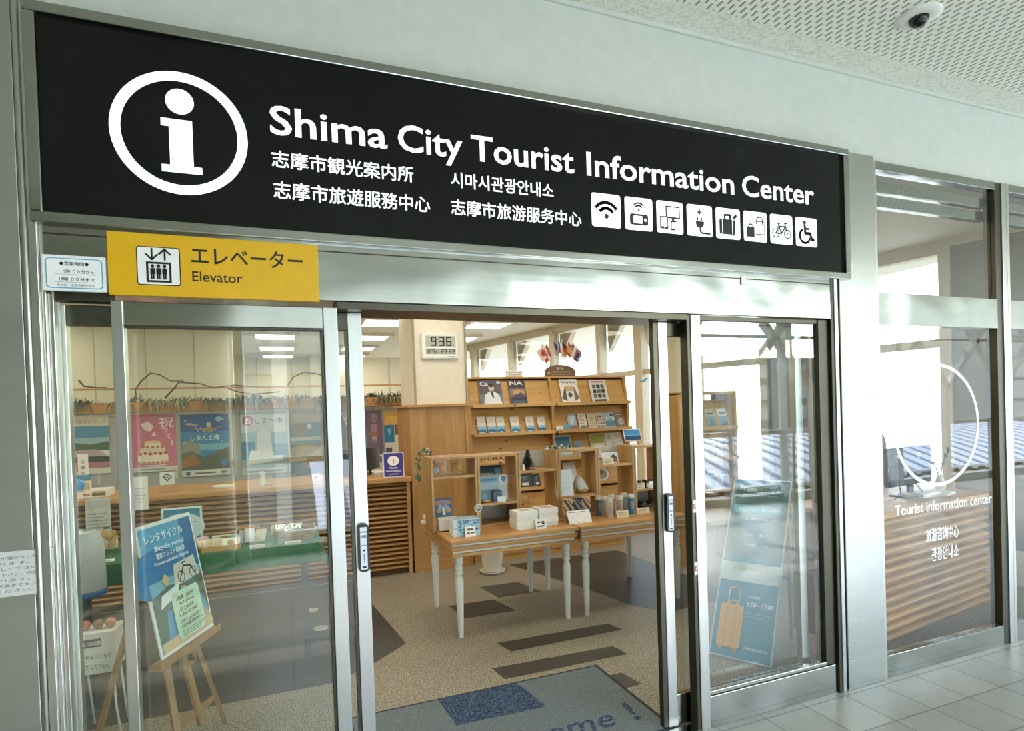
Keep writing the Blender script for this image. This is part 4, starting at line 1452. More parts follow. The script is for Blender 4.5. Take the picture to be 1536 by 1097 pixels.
for k in range(5):
    m = MB()
    m.lathe([(0.019, 0), (0.02, 0.004), (0.02, 0.05), (0.013, 0.058), (0.013, 0.062)], mat('#3a2e25', 0.2), 14)
    m.lathe([(0.016, 0.062), (0.016, 0.078), (0.004, 0.081)], mat('#b98a56', 0.5), 14)
    p = onz(352 + k * 7, 2.22 + 0.03 * (k % 2), GT)
    solo(m, 'coffee_jar', '%s of the five dark jars with brown lids behind the pouches' % ['leftmost', 'second', 'middle', 'fourth', 'rightmost'][k], 'jar', tuple(p), 0, 'dark jars with brown lids')
standing('information_card', 'white card with a small photo and writing behind the silver packets basket', 'card', (407, 786, 454, 812), 2.25, GT, [('r', .08, .1, .3, .55, '#6f7f88'), ('t', '志摩珈琲', .55, .62, .16, '#6d6a60', 'c', .4)] + LINES(.4, .9, .1, .5, 4, '#9a978c'))
t = thing('wicker_basket', 'shallow wicker basket at the end of the green table', 'basket', tuple(onz(436, 2.0, GT)))
m = MB()
WK = wood('wicker', '#8a6c46', '#b39468', 'x', 3.0, False, 0.8)
n = 36
for k in range(7):
    z = 0.006 + 0.011 * k
    s = 1 + 0.035 * k
    m.tube([(0.115 * s * math.copysign(abs(math.cos(a)) ** .6, math.cos(a)), 0.075 * s * math.copysign(abs(math.sin(a)) ** .6, math.sin(a)), z + 0.002 * (i % 2)) for i, a in enumerate([2 * PI * i / n for i in range(n + 1)])], 0.0062, WK, 6)
m.box(-0.11, -0.07, 0.0, 0.11, 0.07, 0.006, WK)
m.build('bowl', t, 0, True)
for s in (-1, 1):
    m = MB()
    m.tube([(s * 0.128, 0.03 * math.cos(a), 0.075 + 0.03 * math.sin(a)) for a in [PI * i / 8 for i in range(9)]], 0.005, WK, 6)
    m.build('handle', t, 0, True)
pile('coffee_sachet', 'silver foil sachet lying in the wicker basket', 'sachet', (414, 806, 460, 824), 2.0, GT + 0.03, 9, [steel('silver_foil', '#e2e4e2', 0.12, 0.3, (20, 20, 20))], 0.03, 'silver sachets in the basket', 12)
for px, lab in (((374, 831, 398, 845), 'cream price card in front of the foil pouches'), ((428, 824, 452, 839), 'cream price card leaning on the wicker basket')):
    standing('price_card', lab, 'price card', px, 1.84, GT, [('r', .1, .65, .8, .72, '#8a7a58'), ('r', .1, .45, .7, .5, '#8a7a58'), ('r', .1, .22, .85, .32, '#8a7a58')], back=mat('#d8c9a4', 0.6))
t = thing('shell_heap_tray', 'round glass bowl of tan wrapped sweets past the sash stile', 'bowl', tuple(onz(155, 2.2, GT)))
m = MB()
m.lathe([(0.07, 0), (0.11, 0.03), (0.125, 0.08), (0.12, 0.08), (0.105, 0.033), (0.06, 0.008)], ACRYL, 24)
m.build('bowl', t, 0, True)
pile('wrapped_sweet', 'tan wrapped sweet in the glass bowl past the sash stile', 'sweet', (140, 800, 172, 850), 2.2, GT + 0.02, 16, ['#c9ac7e', '#d8c4a0', '#b8935e'], 0.035, 'tan sweets in the glass bowl', 15)
standing('product_leaflet', 'white leaflet lying tilted on the green table past the sash stile', 'leaflet', (148, 848, 172, 868), 1.9, GT, [('r', .1, .2, .8, .6, '#9a9c98')], tilt=0.9)

# capsule dispenser in the corner
p = onz(118, 1.6, 0)
t = thing('capsule_dispenser', 'white and clear capsule dispenser with a blue cap at the far end', 'dispenser', (p.x - 0.02, 1.58, 0))
m = MB()
m.lathe([(0.10, 0.66), (0.125, 0.68), (0.118, 0.92), (0.098, 1.0)], mat('#cfd6da', 0.35), 28)
m.build('body', t, 0, True)
m = MB()
m.lathe([(0.09, 0.635), (0.128, 0.645), (0.126, 0.68), (0.10, 0.68)], mat('#2d5f9a', 0.4), 28)
m.build('base_rim', t, 0, True)
m = MB()
m.lathe([(0.05, 0.0), (0.05, 0.64)], mat('#3a3c3e', 0.4), 20)
m.lathe([(0.13, 0.0), (0.12, 0.02), (0.05, 0.03)], mat('#3a3c3e', 0.4), 24)
m.build('pedestal', t, 0, True)
m = MB()
m.lathe([(0.1, 1.0), (0.085, 1.09), (0.05, 1.2), (0.035, 1.25)], ACRYL, 28)
m.build('clear_cone', t, 0, True)
m = MB()
m.lathe([(0.034, 1.24), (0.04, 1.255), (0.036, 1.285), (0.02, 1.297), (0.002, 1.30)], mat('#3f9ad0', 0.25), 20)
m.build('cap', t, 0, True)
m = MB()
m.box(-0.17, 0.05, 0.95, -0.07, 0.055, 1.30, mat('#d8a83c', 0.4))
art(m, 0.10, 0.35, [('r', .2, .55, .8, .7, '#4b4640'), ('r', .2, .15, .8, .35, '#4b4640'), ('e', .5, .86, .4, .08, '#a89a84'), ('r', .1, .02, .9, .1, '#3a5a86')], 0.05, 0.4, 0, None, 0.0005, -0.17, 0.95)
m.build('backboard', t, 0, True)
standing('hanging_tag', 'white tag with an orange dot hanging under the green cloth', 'tag', (112, 876, 129, 930), 1.70, P(120, 930, 1.70).z, [('e', .4, .2, .25, .11, '#e2a13c'), ('r', .2, .6, .8, .63, '#b0b4b2')])

# capsule return box
c, wd, h = span(114, 950, 174, 1012, 1.2)
t = thing('capsule_return_box', 'white capsule return box with black writing on thin legs at the far end', 'collection box', (c.x, 1.2, 0))
m = MB()
zb_ = c.z
m.box(-wd / 2 - 0.03, 0, zb_, wd / 2, 0.16, zb_ + h, mat('#d9dcda', 0.45))
m.build('box', t, 0.003, True)
m = MB()
art(m, wd, h, [('r', 0.0, .66, .64, .86, INK), ('t', 'カプセル回収箱', .0, .71, .12, '#e4e6e2', 'l', .62), ('t', 'カプセルはこちら', .0, .38, .13, INK, 'l', .88), ('t', '入れてください。', .0, .14, .13, INK, 'l', .80)], -0.001, 0.4, 0, None, 0.0004, -wd / 2, zb_)
m.build('lettering', t, 0, True)
for x in (-wd / 2, wd / 2 - 0.02):
    m = MB()
    m.tube([(x, 0.02, zb_), (x + 0.012, 0.0, 0.14), (x + 0.03, -0.01, 0.008), (x + 0.05, -0.02, 0.008)], 0.006, mat('#c9cccb', 0.3), 8)
    m.build('leg', t, 0, True)
    m = MB()
    m.tube([(x, 0.15, zb_), (x + 0.012, 0.16, 0.14), (x + 0.02, 0.17, 0.006)], 0.006, mat('#c9cccb', 0.3), 8)
    m.build('leg', t, 0, True)
for k in range(3):
    m = MB()
    m.lathe([(0.002, -0.025), (0.018, -0.018), (0.026, 0.0), (0.018, 0.018), (0.002, 0.025)], mat(['#b8683f', '#8a5a3a', '#c98a5a'][k], 0.3), 16)
    solo(m, 'empty_capsule', '%s brown capsule on top of the capsule return box' % ['left hand', 'middle', 'right hand'][k], 'capsule', (c.x - 0.06 + 0.055 * k, 1.27, zb_ + h + 0.025), 0, 'capsules on the return box')

# ================================================================== easel with the rental bicycle board
ex, ey, ez, er = -0.525, 0.95, 0.508, 1.169
t = thing('display_easel', 'wooden easel just inside the fixed sash carrying the bicycle rental board', 'easel', (ex, ey, 0), er)
M0 = None


def es(name, mbq):
    return mbq.build(name, t, 0.002, True)


for s in (-1, 1):
    m = MB()
    a_, b_ = Vector((s * 0.19, -0.10, 0.0)), Vector((s * 0.045, 0.12, 1.0))
    d_ = b_ - a_
    M_ = Matrix.Translation(a_) @ d_.to_track_quat('Z', 'Y').to_matrix().to_4x4()
    m.box(-0.015, -0.011, 0, 0.015, 0.011, d_.length, EASELW, M_)
    es('leg', m)
m = MB()
a_, b_ = Vector((0, 0.46, 0.0)), Vector((0, 0.14, 0.98))
d_ = b_ - a_
M_ = Matrix.Translation(a_) @ d_.to_track_quat('Z', 'Y').to_matrix().to_4x4()
m.box(-0.015, -0.01, 0, 0.015, 0.01, d_.length, EASELW, M_)
es('leg', m)
m = MB()
a_, b_ = Vector((0, -0.085, 0.10)), Vector((0, 0.115, 1.0))
d_ = b_ - a_
M_ = Matrix.Translation(a_) @ d_.to_track_quat('Z', 'Y').to_matrix().to_4x4()
m.box(-0.022, -0.008, 0, 0.022, 0.008, d_.length, EASELW, M_)
es('centre_rail', m)
m = MB()
m.box(-0.25, -0.055, ez - 0.034, 0.25, 0.0, ez - 0.012, EASELW)
m.box(-0.25, -0.063, ez - 0.034, 0.25, -0.053, ez + 0.002, EASELW)
es('ledge', m)
m = MB()
m.box(-0.055, -0.04, ez - 0.12, 0.055, -0.02, ez - 0.034, EASELW)
es('bracket', m)
m = MB()
m.lathe([(0.016, 0), (0.016, 0.02), (0.008, 0.026)], mat('#3a3632', 0.4), 16, (0, 0, 0), Matrix.Translation((0, -0.04, ez - 0.075)) @ Matrix.Rotation(PI / 2, 4, 'X'))
es('knob', m)
m = MB()
m.box(-0.165, -0.075, 0.145, 0.165, -0.06, 0.175, EASELW)
es('crossbar', m)

t = thing('rental_board', 'blue bicycle rental board leaning on the wooden easel', 'board', (ex - 0.0, ey, ez), er)
bw, bh = 0.435, 0.615
Ml = Matrix.Rotation(-0.178, 4, 'X')
m = MB(Ml)
m.box(-bw / 2, -0.045, -0.005, bw / 2, -0.036, bh, mat('#e3e8e6', 0.4))
m.build('frame', t, 0.002, True)
m = MB()
art(m, bw - 0.03, bh - 0.03, [('r', 0, 0, 1, 1, '#4a9cc8'), ('r', 0, .6, 1, 1, '#5aaad2'), ('e', .2, .62, .5, .2, '#3a7fb8'), ('p', [(.75, 1), (1, 1), (1, .45), (.75, .5)], '#2a6ea8'), ('r', 0, .42, 1, .56, '#79b4cc'), ('p', [(0, .44), (.3, .50), (.7, .46), (1, .50), (1, .3), (0, .3)], '#5a7a72'),
                              ('p', [(.25, 0), (.55, .44), (.62, .44), (1, .1), (1, 0)], '#b8a684'), ('p', [(0, 0), (0, .4), (.2, .3), (.12, 0)], '#4f6a5c'), ('p', [(.85, .45), (1, .5), (1, .14)], '#4e6450'), ('p', [(0, 0), (1, 0), (1, .1), (0, .08)], '#cdb68c'),
                              ('p', [(.42, .46), (.95, .48), (.9, .66), (.48, .64)], '#c9cdc2'), ('l', [(.55, .50), (.66, .60), (.8, .58), (.86, .5)], .02, '#3d3f3e'), ('o', .58, .52, .07, .05, .012, '#3d3f3e'), ('o', .82, .52, .07, .05, .012, '#3d3f3e'), ('l', [(.66, .6), (.64, .63), (.7, .63)], .015, '#3d3f3e'),
                              ('p', [(.2, .55), (.28, .6), (.36, .55), (.28, .5)], '#c9b48a'), ('p', [(.1, .34), (.45, .40), (.5, .48), (.15, .44)], '#dfe8e8'), ('p', rrect(.30, .03, .86, .42, .06), '#bfe0c6'),
                              ('t', 'レンタサイクル', .06, .88, .085, '#eef6f8', 'l', .72), ('t', 'Bicycle rental', .2, .80, .055, '#eef6f8', 'l', .56), ('t', '電動アシスト自転車', .2, .735, .05, '#eef6f8', 'l', .55), ('t', 'Power-assisted bicycle', .14, .685, .04, '#eef6f8', 'l', .66),
                              ('t', '4時間 1,000円', .38, .345, .04, '#3f5a4c', 'l', .34), ('t', '4h ¥1,000 yen', .42, .305, .034, '#3f5a4c', 'l', .3), ('t', '1日 2,000円', .38, .25, .04, '#3f5a4c', 'l', .3), ('t', '1 day ¥2,000', .38, .21, .034, '#3f5a4c', 'l', .36), ('t', 'お申し込みは窓口', .36, .155, .036, '#2d3c34', 'l', .42), ('t', '志摩市観光案内所へ', .36, .115, .036, '#2d3c34', 'l', .44)] + LINES(.36, .84, .045, .1, 3, '#6d8a78'), -0.0455, 0.3, 0, Ml, 0.0004, None, 0.012)
m.build('print', t, 0, True)

# ================================================================== two joined display tables
def make_table(x0, label):
    x1, y0, y1, zt = x0 + 1.0, 1.575, 2.44, 0.705
    t = thing('turned_leg_table', label, 'table', ((x0 + x1) / 2, 2.0, 0), 0, 'turned leg tables')
    m = MB()
    m.box(x0, y0, zt - 0.026, x1, y1, zt, OAK_X)
    m.build('tabletop', t, 0.004)
    m = MB()
    m.box(x0 + 0.018, y0 + 0.02, zt - 0.044, x1 - 0.018, y1 - 0.02, zt - 0.026, CLEG)
    m.box(x0 + 0.008, y0 + 0.01, zt - 0.075, x1 - 0.008, y1 - 0.01, zt - 0.044, OAK_X)
    m.box(x0 + 0.024, y0 + 0.026, zt - 0.093, x1 - 0.024, y1 - 0.026, zt - 0.075, CLEG)
    m.box(x0 + 0.014, y0 + 0.016, zt - 0.118, x1 - 0.014, y1 - 0.016, zt - 0.093, OAK_X)
    m.build('apron', t, 0.003)
    z = zt - 0.118
    prof = [(0.016, 0.0), (0.018, 0.012), (0.026, 0.25), (0.031, 0.40), (0.027, 0.428), (0.020, 0.442), (0.030, 0.455), (0.030, 0.466), (0.021, 0.478), (0.028, 0.49), (0.028, 0.50), (0.021, 0.511), (0.029, 0.524), (0.031, 0.55), (0.031, z)]
    for px, py in ((x0 + 0.075, y0 + 0.075), (x1 - 0.075, y0 + 0.075), (x0 + 0.075, y1 - 0.075), (x1 - 0.075, y1 - 0.075)):
        m = MB()
        m.lathe(prof, CLEG, 20, (px, py, 0))
        m.build('leg', t)
    return t


T1 = make_table(1.03, 'oak topped table with white turned legs nearer the service counter')
T2 = make_table(2.045, 'oak topped table with white turned legs nearer the right door leaf')
q = MB()
q.box(2.018, 1.60, 0.64, 2.057, 1.62, 0.672, mat('#4a3020', 0.5))
solo(q, 'table_clip', 'dark wooden clip joining the two display tables', 'clip')
TT = 0.705

# ================================================================== box shelving on the tables
EDGE = [1.000, 1.365, 1.705, 2.06, 2.425, 2.785, 3.10]
YF, YB = 1.95, 2.20
SHZ = [1.118, 0.885, 1.118, 0.885, 1.118, 0.885]
GB = mat('#b9b8ae', 0.6)
WHERE = ['at the end by the service counter', 'second from the service counter end', 'third, holding the little tree', 'fourth, holding the upright white sheet', 'fifth, holding the postcards', 'at the end by the right door leaf']
BACKS = {2: [(1.118, 1.26)], 1: [(0.705, 0.885)], 4: [(1.118, 1.26)], 5: [(0.705, 0.885)], 3: []}
UN = []
for i in range(6):
    a, b = EDGE[i] + (0.0015 if i else 0), EDGE[i + 1] - 0.0015
    t = thing('box_shelf', 'open wooden box shelf on the tables, ' + WHERE[i], 'shelf', ((a + b) / 2, YF, TT), 0, 'box shelves on the tables')
    zt = 1.265 - (0.004 if i % 2 else 0)
    for x in (a, b - 0.018):
        m = MB()
        m.box(x, YF, TT + 0.001, x + 0.018, YB, zt, BIRCH)
        m.build('side_panel', t, 0.001)
    if i not in (2, 4):
        m = MB()
        m.box(a + 0.018, YF, zt - 0.018, b - 0.018, YB, zt, BIRCH)
        m.build('top', t, 0.001)
    m = MB()
    m.box(a + 0.018, YF + 0.004, SHZ[i] - 0.018, b - 0.018, YB, SHZ[i], BIRCH)
    m.build('shelf_board', t, 0.001)
    if i in (0, 1, 3, 5):
        m = MB()
        m.box(a + 0.018, YF, TT + 0.001, b - 0.018, YB, TT + 0.012, BIRCH)
        m.build('bottom', t)
    for z0, z1 in BACKS.get(i, []):
        m = MB()
        m.box(a + 0.018, YB - 0.008, z0 + 0.001, b - 0.018, YB - 0.002, min(z1, zt - (0.002 if i in (2, 4) else 0.019)) - 0.001, GB)
        m.build('back_panel', t)
STOP = 1.265

# ---------------- goods on and in the box shelves
def cookie_case(label, px, Y, z, twin=False, blue=True):
    c, wd, h = span(*px, Y)
    h = max(0.05, P((px[0] + px[2]) / 2, px[1], Y).z - z)
    t = thing('biscuit_case', label, 'display case', (c.x, Y, z), 0, 'clear biscuit cases')
    m = MB()
    m.box(-wd / 2, 0, 0.0, wd / 2, 0.07, h, ACRYL)
    m.build('case', t, 0, True)
    for k in range(2):
        m = MB()
        m.lathe([(0.001, -0.008), (wd * .3, -0.006), (wd * .34, 0.0), (wd * .3, 0.006), (0.001, 0.009)], mat('#c98f4e', 0.7), 18, (0, 0, 0), Matrix.Translation((0, 0.03 + .02 * k, h * (.34 + .34 * k))) @ Matrix.Rotation(PI / 2 - .2, 4, 'X'))
        m.build('biscuit', t, 0, True)
    m = MB()
    it = [('e', .25, .3, .14, .12, '#e8eef0'), ('e', .25, .3, .11, .095, '#4d9fc4')] if blue else []
    it += [('l', [(.55, .45), (.62, .3), (.72, .42), (.8, .25)], .05, '#d8c43a')]
    art(m, wd, h, it, -0.001, 0.4, 0, None, 0.0004)
    m.build('sticker', t, 0, True)
    return t


cookie_case('clear case of biscuits with a blue round sticker on the end box shelf', (648, 682, 672, 706), 2.0, SHZ[0])
cookie_case('clear case of biscuits without the blue sticker on the end box shelf', (674, 681, 697, 705), 2.0, SHZ[0], blue=False)
cookie_case('clear biscuit case standing behind the white gift boxes', (779, 740, 803, 764), 2.0, TT + 0.012, blue=False)

t = thing('gift_box', 'open gift box with a blue lid picture of biscuits by the counter end', 'box', tuple(onz(664, 2.02, TT + 0.012)))
m = MB()
m.box(-0.075, -0.1, 0, 0.075, 0.0, 0.085, OFFW)
m.build('box', t, 0.002, True)
m = MB()
M_ = Matrix.Translation((-0.012, 0.0, 0.085)) @ Matrix.Rotation(-0.2, 4, 'X')
m.box(-0.072, 0, 0, 0.072, 0.008, 0.145, mat('#3b5870', 0.4), M_)
art(m, 0.144, 0.145, [('r', .05, .05, .95, .95, '#35506a'), ('e', .5, .72, .24, .2, '#c77f88'), ('e', .5, .72, .18, .15, '#5f7f94'), ('e', .2, .75, .12, .13, '#a8714a'), ('e', .8, .75, .12, .13, '#a8714a'), ('e', .25, .35, .13, .13, '#b78552'), ('e', .75, .35, .13, .13, '#b78552'), ('r', .42, .1, .58, .5, '#c9d4da'), ('e', .3, .5, .1, .1, '#7fa3b8'), ('e', .7, .5, .1, .1, '#7fa3b8')], 0, 0.4, 0, M_, 0.0003)
m.build('lid', t, 0, True)

for k, (lab, dz) in enumerate((('lower blue patterned confectionery box by the round pop sign', 0), ('upper blue patterned confectionery box by the round pop sign', 0.062))):
    c = P(700, 800, 1.70)
    t = thing('confectionery_box', lab, 'box', (c.x, 1.70, TT + dz), -0.06, 'blue patterned boxes')
    wd, dp, h = 0.20, 0.13, 0.060
    m = MB()
    m.box(-wd / 2, 0, 0, wd / 2, dp, h, mat('#dfe7ea', 0.4))
    m.build('box', t, 0.002, True)
    m = MB()
    rnd = random.Random(k)
    it = [('r', .16, .03, .99, .97, '#a9cfe0')]
    for i in range(26):
        x, z = .18 + .76 * rnd.random(), .08 + .7 * rnd.random()
        it.append(('r', x, z, x + .05, z + .16, rnd.choice(['#3d84ac', '#5fa3c4', '#e4f0f4', '#2b6690'])))
    for i in range(9):
        it.append(('p', [(.18 + i * .088, .92), (.22 + i * .088, .7), (.26 + i * .088, .92)], '#3d84ac'))
    art(m, wd, h, it, -0.0006, 0.4, 0, None, 0.0001)
    Mt = Matrix.Translation((0, 0, h)) @ Matrix.Rotation(-PI / 2, 4, 'X')
    if k:
        it = [('r', 0.02, .02, .98, .98, '#a9cfe0')]
        for i in range(30):
            x, z = .05 + .85 * rnd.random(), .05 + .8 * rnd.random()
            it.append(('r', x, z, x + .06, z + .1, rnd.choice(['#3d84ac', '#5fa3c4', '#e4f0f4', '#c48a9c'])))
        art(m, wd, dp, it, -0.0008, 0.4, 0, Mt, 0.0001)
    m.build('print', t, 0, True)
t = thing('pop_sign', 'round grey pop sign on a thin stem above the blue patterned boxes', 'sign', tuple(onz(713, 1.86, TT)))
zc = P(713, 763, 1.86).z - TT
m = MB()
m.tube([(0, 0, 0), (0, 0, zc - 0.03)], 0.002, mat('#c9cccb', 0.3), 6)
m.lathe([(0.02, 0), (0.02, 0.003)], mat('#c9cccb', 0.3), 16)
m.build('stem', t, 0, True)
m = MB()
p_ = ell(0, zc, 0.03, 0.03, 28)
m.prism(p_, -0.003, 0.0, mat('#e4e6e0', 0.4))
art(m, 0.06, 0.06, [('e', .5, .5, .42, .42, '#8f9a94'), ('e', .42, .62, .2, .12, '#c9cdb8'), ('e', .6, .4, .18, .14, '#5f7480'), ('r', .2, .45, .8, .52, '#e4e6e0')], -0.003, 0.4, 0, None, 0.0003, None, zc - 0.03)
m.build('disc', t, 0, True)
standing('price_card', 'white price card leaning on the blue patterned boxes', 'price card', (698, 790, 714, 803), 1.67, TT, [('r', .2, .6, .8, .8, '#5a5a55'), ('r', .15, .3, .45, .42, '#3a3a38'), ('r', .55, .3, .85, .42, '#3a3a38')], tilt=0.2)

# clear case with a blue backing card
c, wd, h = span(713, 714, 766, 755, 1.99)
t = thing('display_case', 'clear display case with a blue card and a shell inside on the second box shelf', 'display case', (c.x, 1.962, SHZ[1]))
h = P(740, 714, 1.965).z - SHZ[1]
m = MB()
m.box(-wd / 2, 0, 0.0, wd / 2, 0.10, h, ACRYL)
m.build('case', t, 0, True)
m = MB()
m.box(-wd / 2 + 0.006, 0.085, 0.004, wd / 2 - 0.006, 0.09, h - 0.006, mat('#8fb0c0', 0.5))
art(m, wd - 0.012, h - 0.01, [('r', 0, .7, .75, 1, '#7da2b4'), ('r', .06, .78, .7, .88, '#3f6f94'), ('r', 0, .45, .75, .7, '#a9bfc8'), ('r', 0, 0, .75, .45, '#6f8f9c'), ('r', .75, 0, 1, 1, '#c9d0cf'), ('p', [(.82, .95), (.96, .95), (.96, .78), (.89, .7), (.82, .78)], '#2f5f86')], 0.0848, 0.5, 0, None, 0.0003, None, 0.004)
m.build('backing_card', t, 0, True)
m = MB()
m.box(0.0, 0.03, 0.002, 0.075, 0.07, 0.085, mat('#24425c', 0.4))
m.build('blue_box', t, 0.002, True)
m = MB()
m.lathe([(0.001, 0), (0.03, 0.004), (0.038, 0.012), (0.02, 0.022), (0.001, 0.026)], mat('#b98a56', 0.5), 18, (-0.06, 0.035, 0.002))
m.build('shell', t, 0, True)
m = MB()
m.box(0.03, 0.01, 0.002, 0.10, 0.014, 0.045, mat('#dfe3e2', 0.5), Matrix.Rotation(-0.3, 4, 'X'))
p_ = ell(-0.075, 0.05, 0.022, 0.022, 20)
m.prism(p_, 0.012, 0.014, mat('#4d9fc4', 0.4))
m.build('card', t, 0, True)

# little christmas tree
p = onz(790, 2.03, SHZ[2])
t = thing('christmas_tree', 'tiny dark Christmas tree with white ornaments on the third box shelf', 'christmas tree', tuple(p))
m = MB()
rnd = random.Random(4)
H = P(790, 674, 2.03).z - SHZ[2]
for k in range(9):
    z = 0.02 + (H - 0.03) * k / 9
    r = 0.08 * (1 - k / 9.3)
    for j in range(14):
        a = 2 * PI * j / 14 + k
        d = Vector((math.cos(a), math.sin(a), 0))
        s_ = Vector((-d.y, d.x, 0)) * 0.015
        b0 = Vector((0, 0, z + 0.022))
        e_ = d * r * rnd.uniform(.8, 1.1) + Vector((0, 0, z))
        mid = (b0 + e_) / 2 + Vector((0, 0, 0.003))
        m.add([tuple(b0), tuple(mid - s_), tuple(e_), tuple(mid + s_)], [(0, 1, 2, 3)], mat('#20302a', 0.7))
m.tube([(0, 0, 0.0), (0, 0, H)], [0.007, 0.002], mat('#3a2f24', 0.8), 6)
m.build('foliage', t, 0, True)
m = MB()
for k in range(16):
    a, f_ = rnd.uniform(0, 2 * PI), rnd.uniform(.05, .9)
    r = 0.06 * (1 - f_)
    m.lathe([(0.0008, -0.004), (0.004, 0), (0.0008, 0.004)], mat(['#eceae4', '#d8cfc0', '#c98a7a'][k % 3], 0.3), 8, (r * math.cos(a), r * math.sin(a), 0.02 + (H - .02) * f_))
m.lathe([(0.001, -0.006), (0.007, 0), (0.001, 0.007)], mat('#d8c9a8', 0.3), 10, (0, 0, H + 0.004))
m.build('ornaments', t, 0, True)['kind'] = 'stuff'
m = MB()
m.lathe([(0.018, 0), (0.02, 0.02)], mat('#6d5a44', 0.7), 14)
m.build('pot', t, 0, True)
m = MB()
m.lathe([(0.012, 0), (0.013, 0.02), (0.009, 0.03), (0.01, 0.045), (0.002, 0.05)], mat('#e4dcc8', 0.5), 14)
solo(m, 'figurine', 'tiny cream figurine at the foot of the little Christmas tree', 'ornament', tuple(onz(783, 1.985, SHZ[2])))
m = MB()
m.box(-0.035, -0.012, 0, 0.035, 0.012, 0.008, OAK_X)
solo(m, 'wooden_block', 'flat wooden block beside the little Christmas tree', 'block', tuple(onz(806, 1.99, SHZ[2])))

# white gift boxes, two stacks of two
for j, (pc, y, nm) in enumerate(((787, 1.70, 'nearer the blue boxes'), (819, 1.74, 'nearer the patterned bags'))):
    for k in range(2):
        c = onz(pc, y, TT + 0.068 * k)
        t = thing('white_gift_box', 'plain white gift box, %s of the stack %s' % ('upper' if k else 'lower', nm), 'box', tuple(c), 0.03 - 0.05 * j, 'white gift boxes')
        wd, dp = (0.175, 0.15) if j == 0 else (0.16, 0.15)
        m = MB()
        m.box(-wd / 2 + 0.003, 0.003, 0, wd / 2 - 0.003, dp - 0.003, 0.04, OFFW)
        m.build('box', t, 0, True)
        m = MB()
        m.box(-wd / 2, 0, 0.028, wd / 2, dp, 0.0665, mat('#f2f1ec', 0.45))
        m.build('lid', t, 0.0015, True)
        if k:
            m = MB()
            m.box(-0.04, 0.03, 0.0668, 0.04, 0.10, 0.0678, mat('#cdbb9e', 0.5) if j == 0 else mat('#dcb7a0', 0.5))
            m.build('wrapper_label', t, 0, True)
standing('price_card', 'white price card leaning on the white gift boxes', 'price card', (804, 779, 820, 793), 1.66, TT, [('r', .15, .6, .45, .75, '#4a4a46'), ('e', .7, .6, .14, .2, '#4a4a46'), ('r', .15, .2, .8, .35, '#6a6a66')], tilt=0.2)

# bay four
standing('paper_sign', 'upright white sheet with faint blue drawing in the fourth box shelf', 'sign', (834, 705, 860, 746), 1.96, SHZ[3] + 0.001, [('r', 0, 0, 1, 1, '#d5dcdc'), ('e', .5, .65, .35, .2, '#bccdd6'), ('e', .5, .65, .3, .17, '#d0dade'), ('r', .1, .1, .4, .2, '#c0cdd2')] + LINES(.15, .85, .2, .4, 4, '#aebfc6'), tilt=0.15)
t = thing('wooden_bowl', 'small wooden bowl with a draped grey cloth on the fourth box shelf', 'bowl', tuple(onz(869, 2.06, SHZ[3])))
m = MB()
m.lathe([(0.04, 0), (0.058, 0.01), (0.06, 0.04), (0.054, 0.04), (0.05, 0.012)], OAK, 24)
m.build('bowl', t, 0, True)
m = MB()
rnd = random.Random(9)
prof = [(0.066, 0.035), (0.06, 0.06), (0.05, 0.09), (0.036, 0.12), (0.015, 0.145), (0.001, 0.15)]
vs_, fs_ = [], []
N = 24
for k, (r, z) in enumerate(prof):
    for i in range(N):
        a = 2 * PI * i / N
        rr = r * (1 + 0.16 * math.sin(5 * a + k) * (1 - k / 6))
        vs_.append((rr * math.cos(a) - 0.006 * k, rr * math.sin(a), z + 0.006 * math.sin(3 * a)))
for k in range(len(prof) - 1):
    for i in range(N):
        fs_.append((k * N + i, k * N + (i + 1) % N, (k + 1) * N + (i + 1) % N, (k + 1) * N + i))
m.add(vs_, fs_, mat('#c2c0b8', 0.8), True)
m.build('cloth', t, 0, True)
for k, (px, a_, b_, cc, lab) in enumerate(((848, '#c4a27a', '#463a30', 'x', 'tan patterned bag on the tables nearest the white gift boxes'), (861, '#2a2c2e', '#7f8485', 'x', 'black striped bag between the two tan patterned bags'), (874, '#c0a07a', '#4a3d31', 'x', 'tan patterned bag behind the white card'))):
    t = thing('patterned_bag', lab, 'bag', tuple(onz(px, 1.83 + 0.02 * k, TT)), -0.15, 'patterned bags')
    wd, h = 0.083, 0.175
    m = MB()
    m.prism([(-0.03, 0), (0.03, 0), (0.022, h), (-0.01, h)], -wd / 2, wd / 2, mat(a_, 0.6), 'yz')
    m.build('bag', t, 0.002, True)
    m = MB()
    M_ = Matrix.Translation((0, -0.0305, 0)) @ Matrix.Rotation(-0.113, 4, 'X')
    art(m, wd * .98, h * .98, [('p', [(0, 1), (.25, 1), (1, .45), (1, .2)], b_), ('p', [(.4, 1), (.5, 1), (1, .75), (1, .65)], b_), ('p', [(0, .72), (0, .62), (.8, 0), (1, 0)], b_), ('p', [(0, .35), (0, .28), (.35, 0), (.5, 0)], b_)], 0, 0.6, 0, M_, 0.0003)
    m.build('pattern', t, 0, True)
standing('information_card', 'white landscape card leaning on the patterned bags', 'card', (854, 765, 888, 785), 1.70, TT, [('r', .05, .84, .8, .88, '#6f6f6a'), ('r', .35, .06, .7, .1, '#8a8a84')], tilt=0.45, back=PAPER)
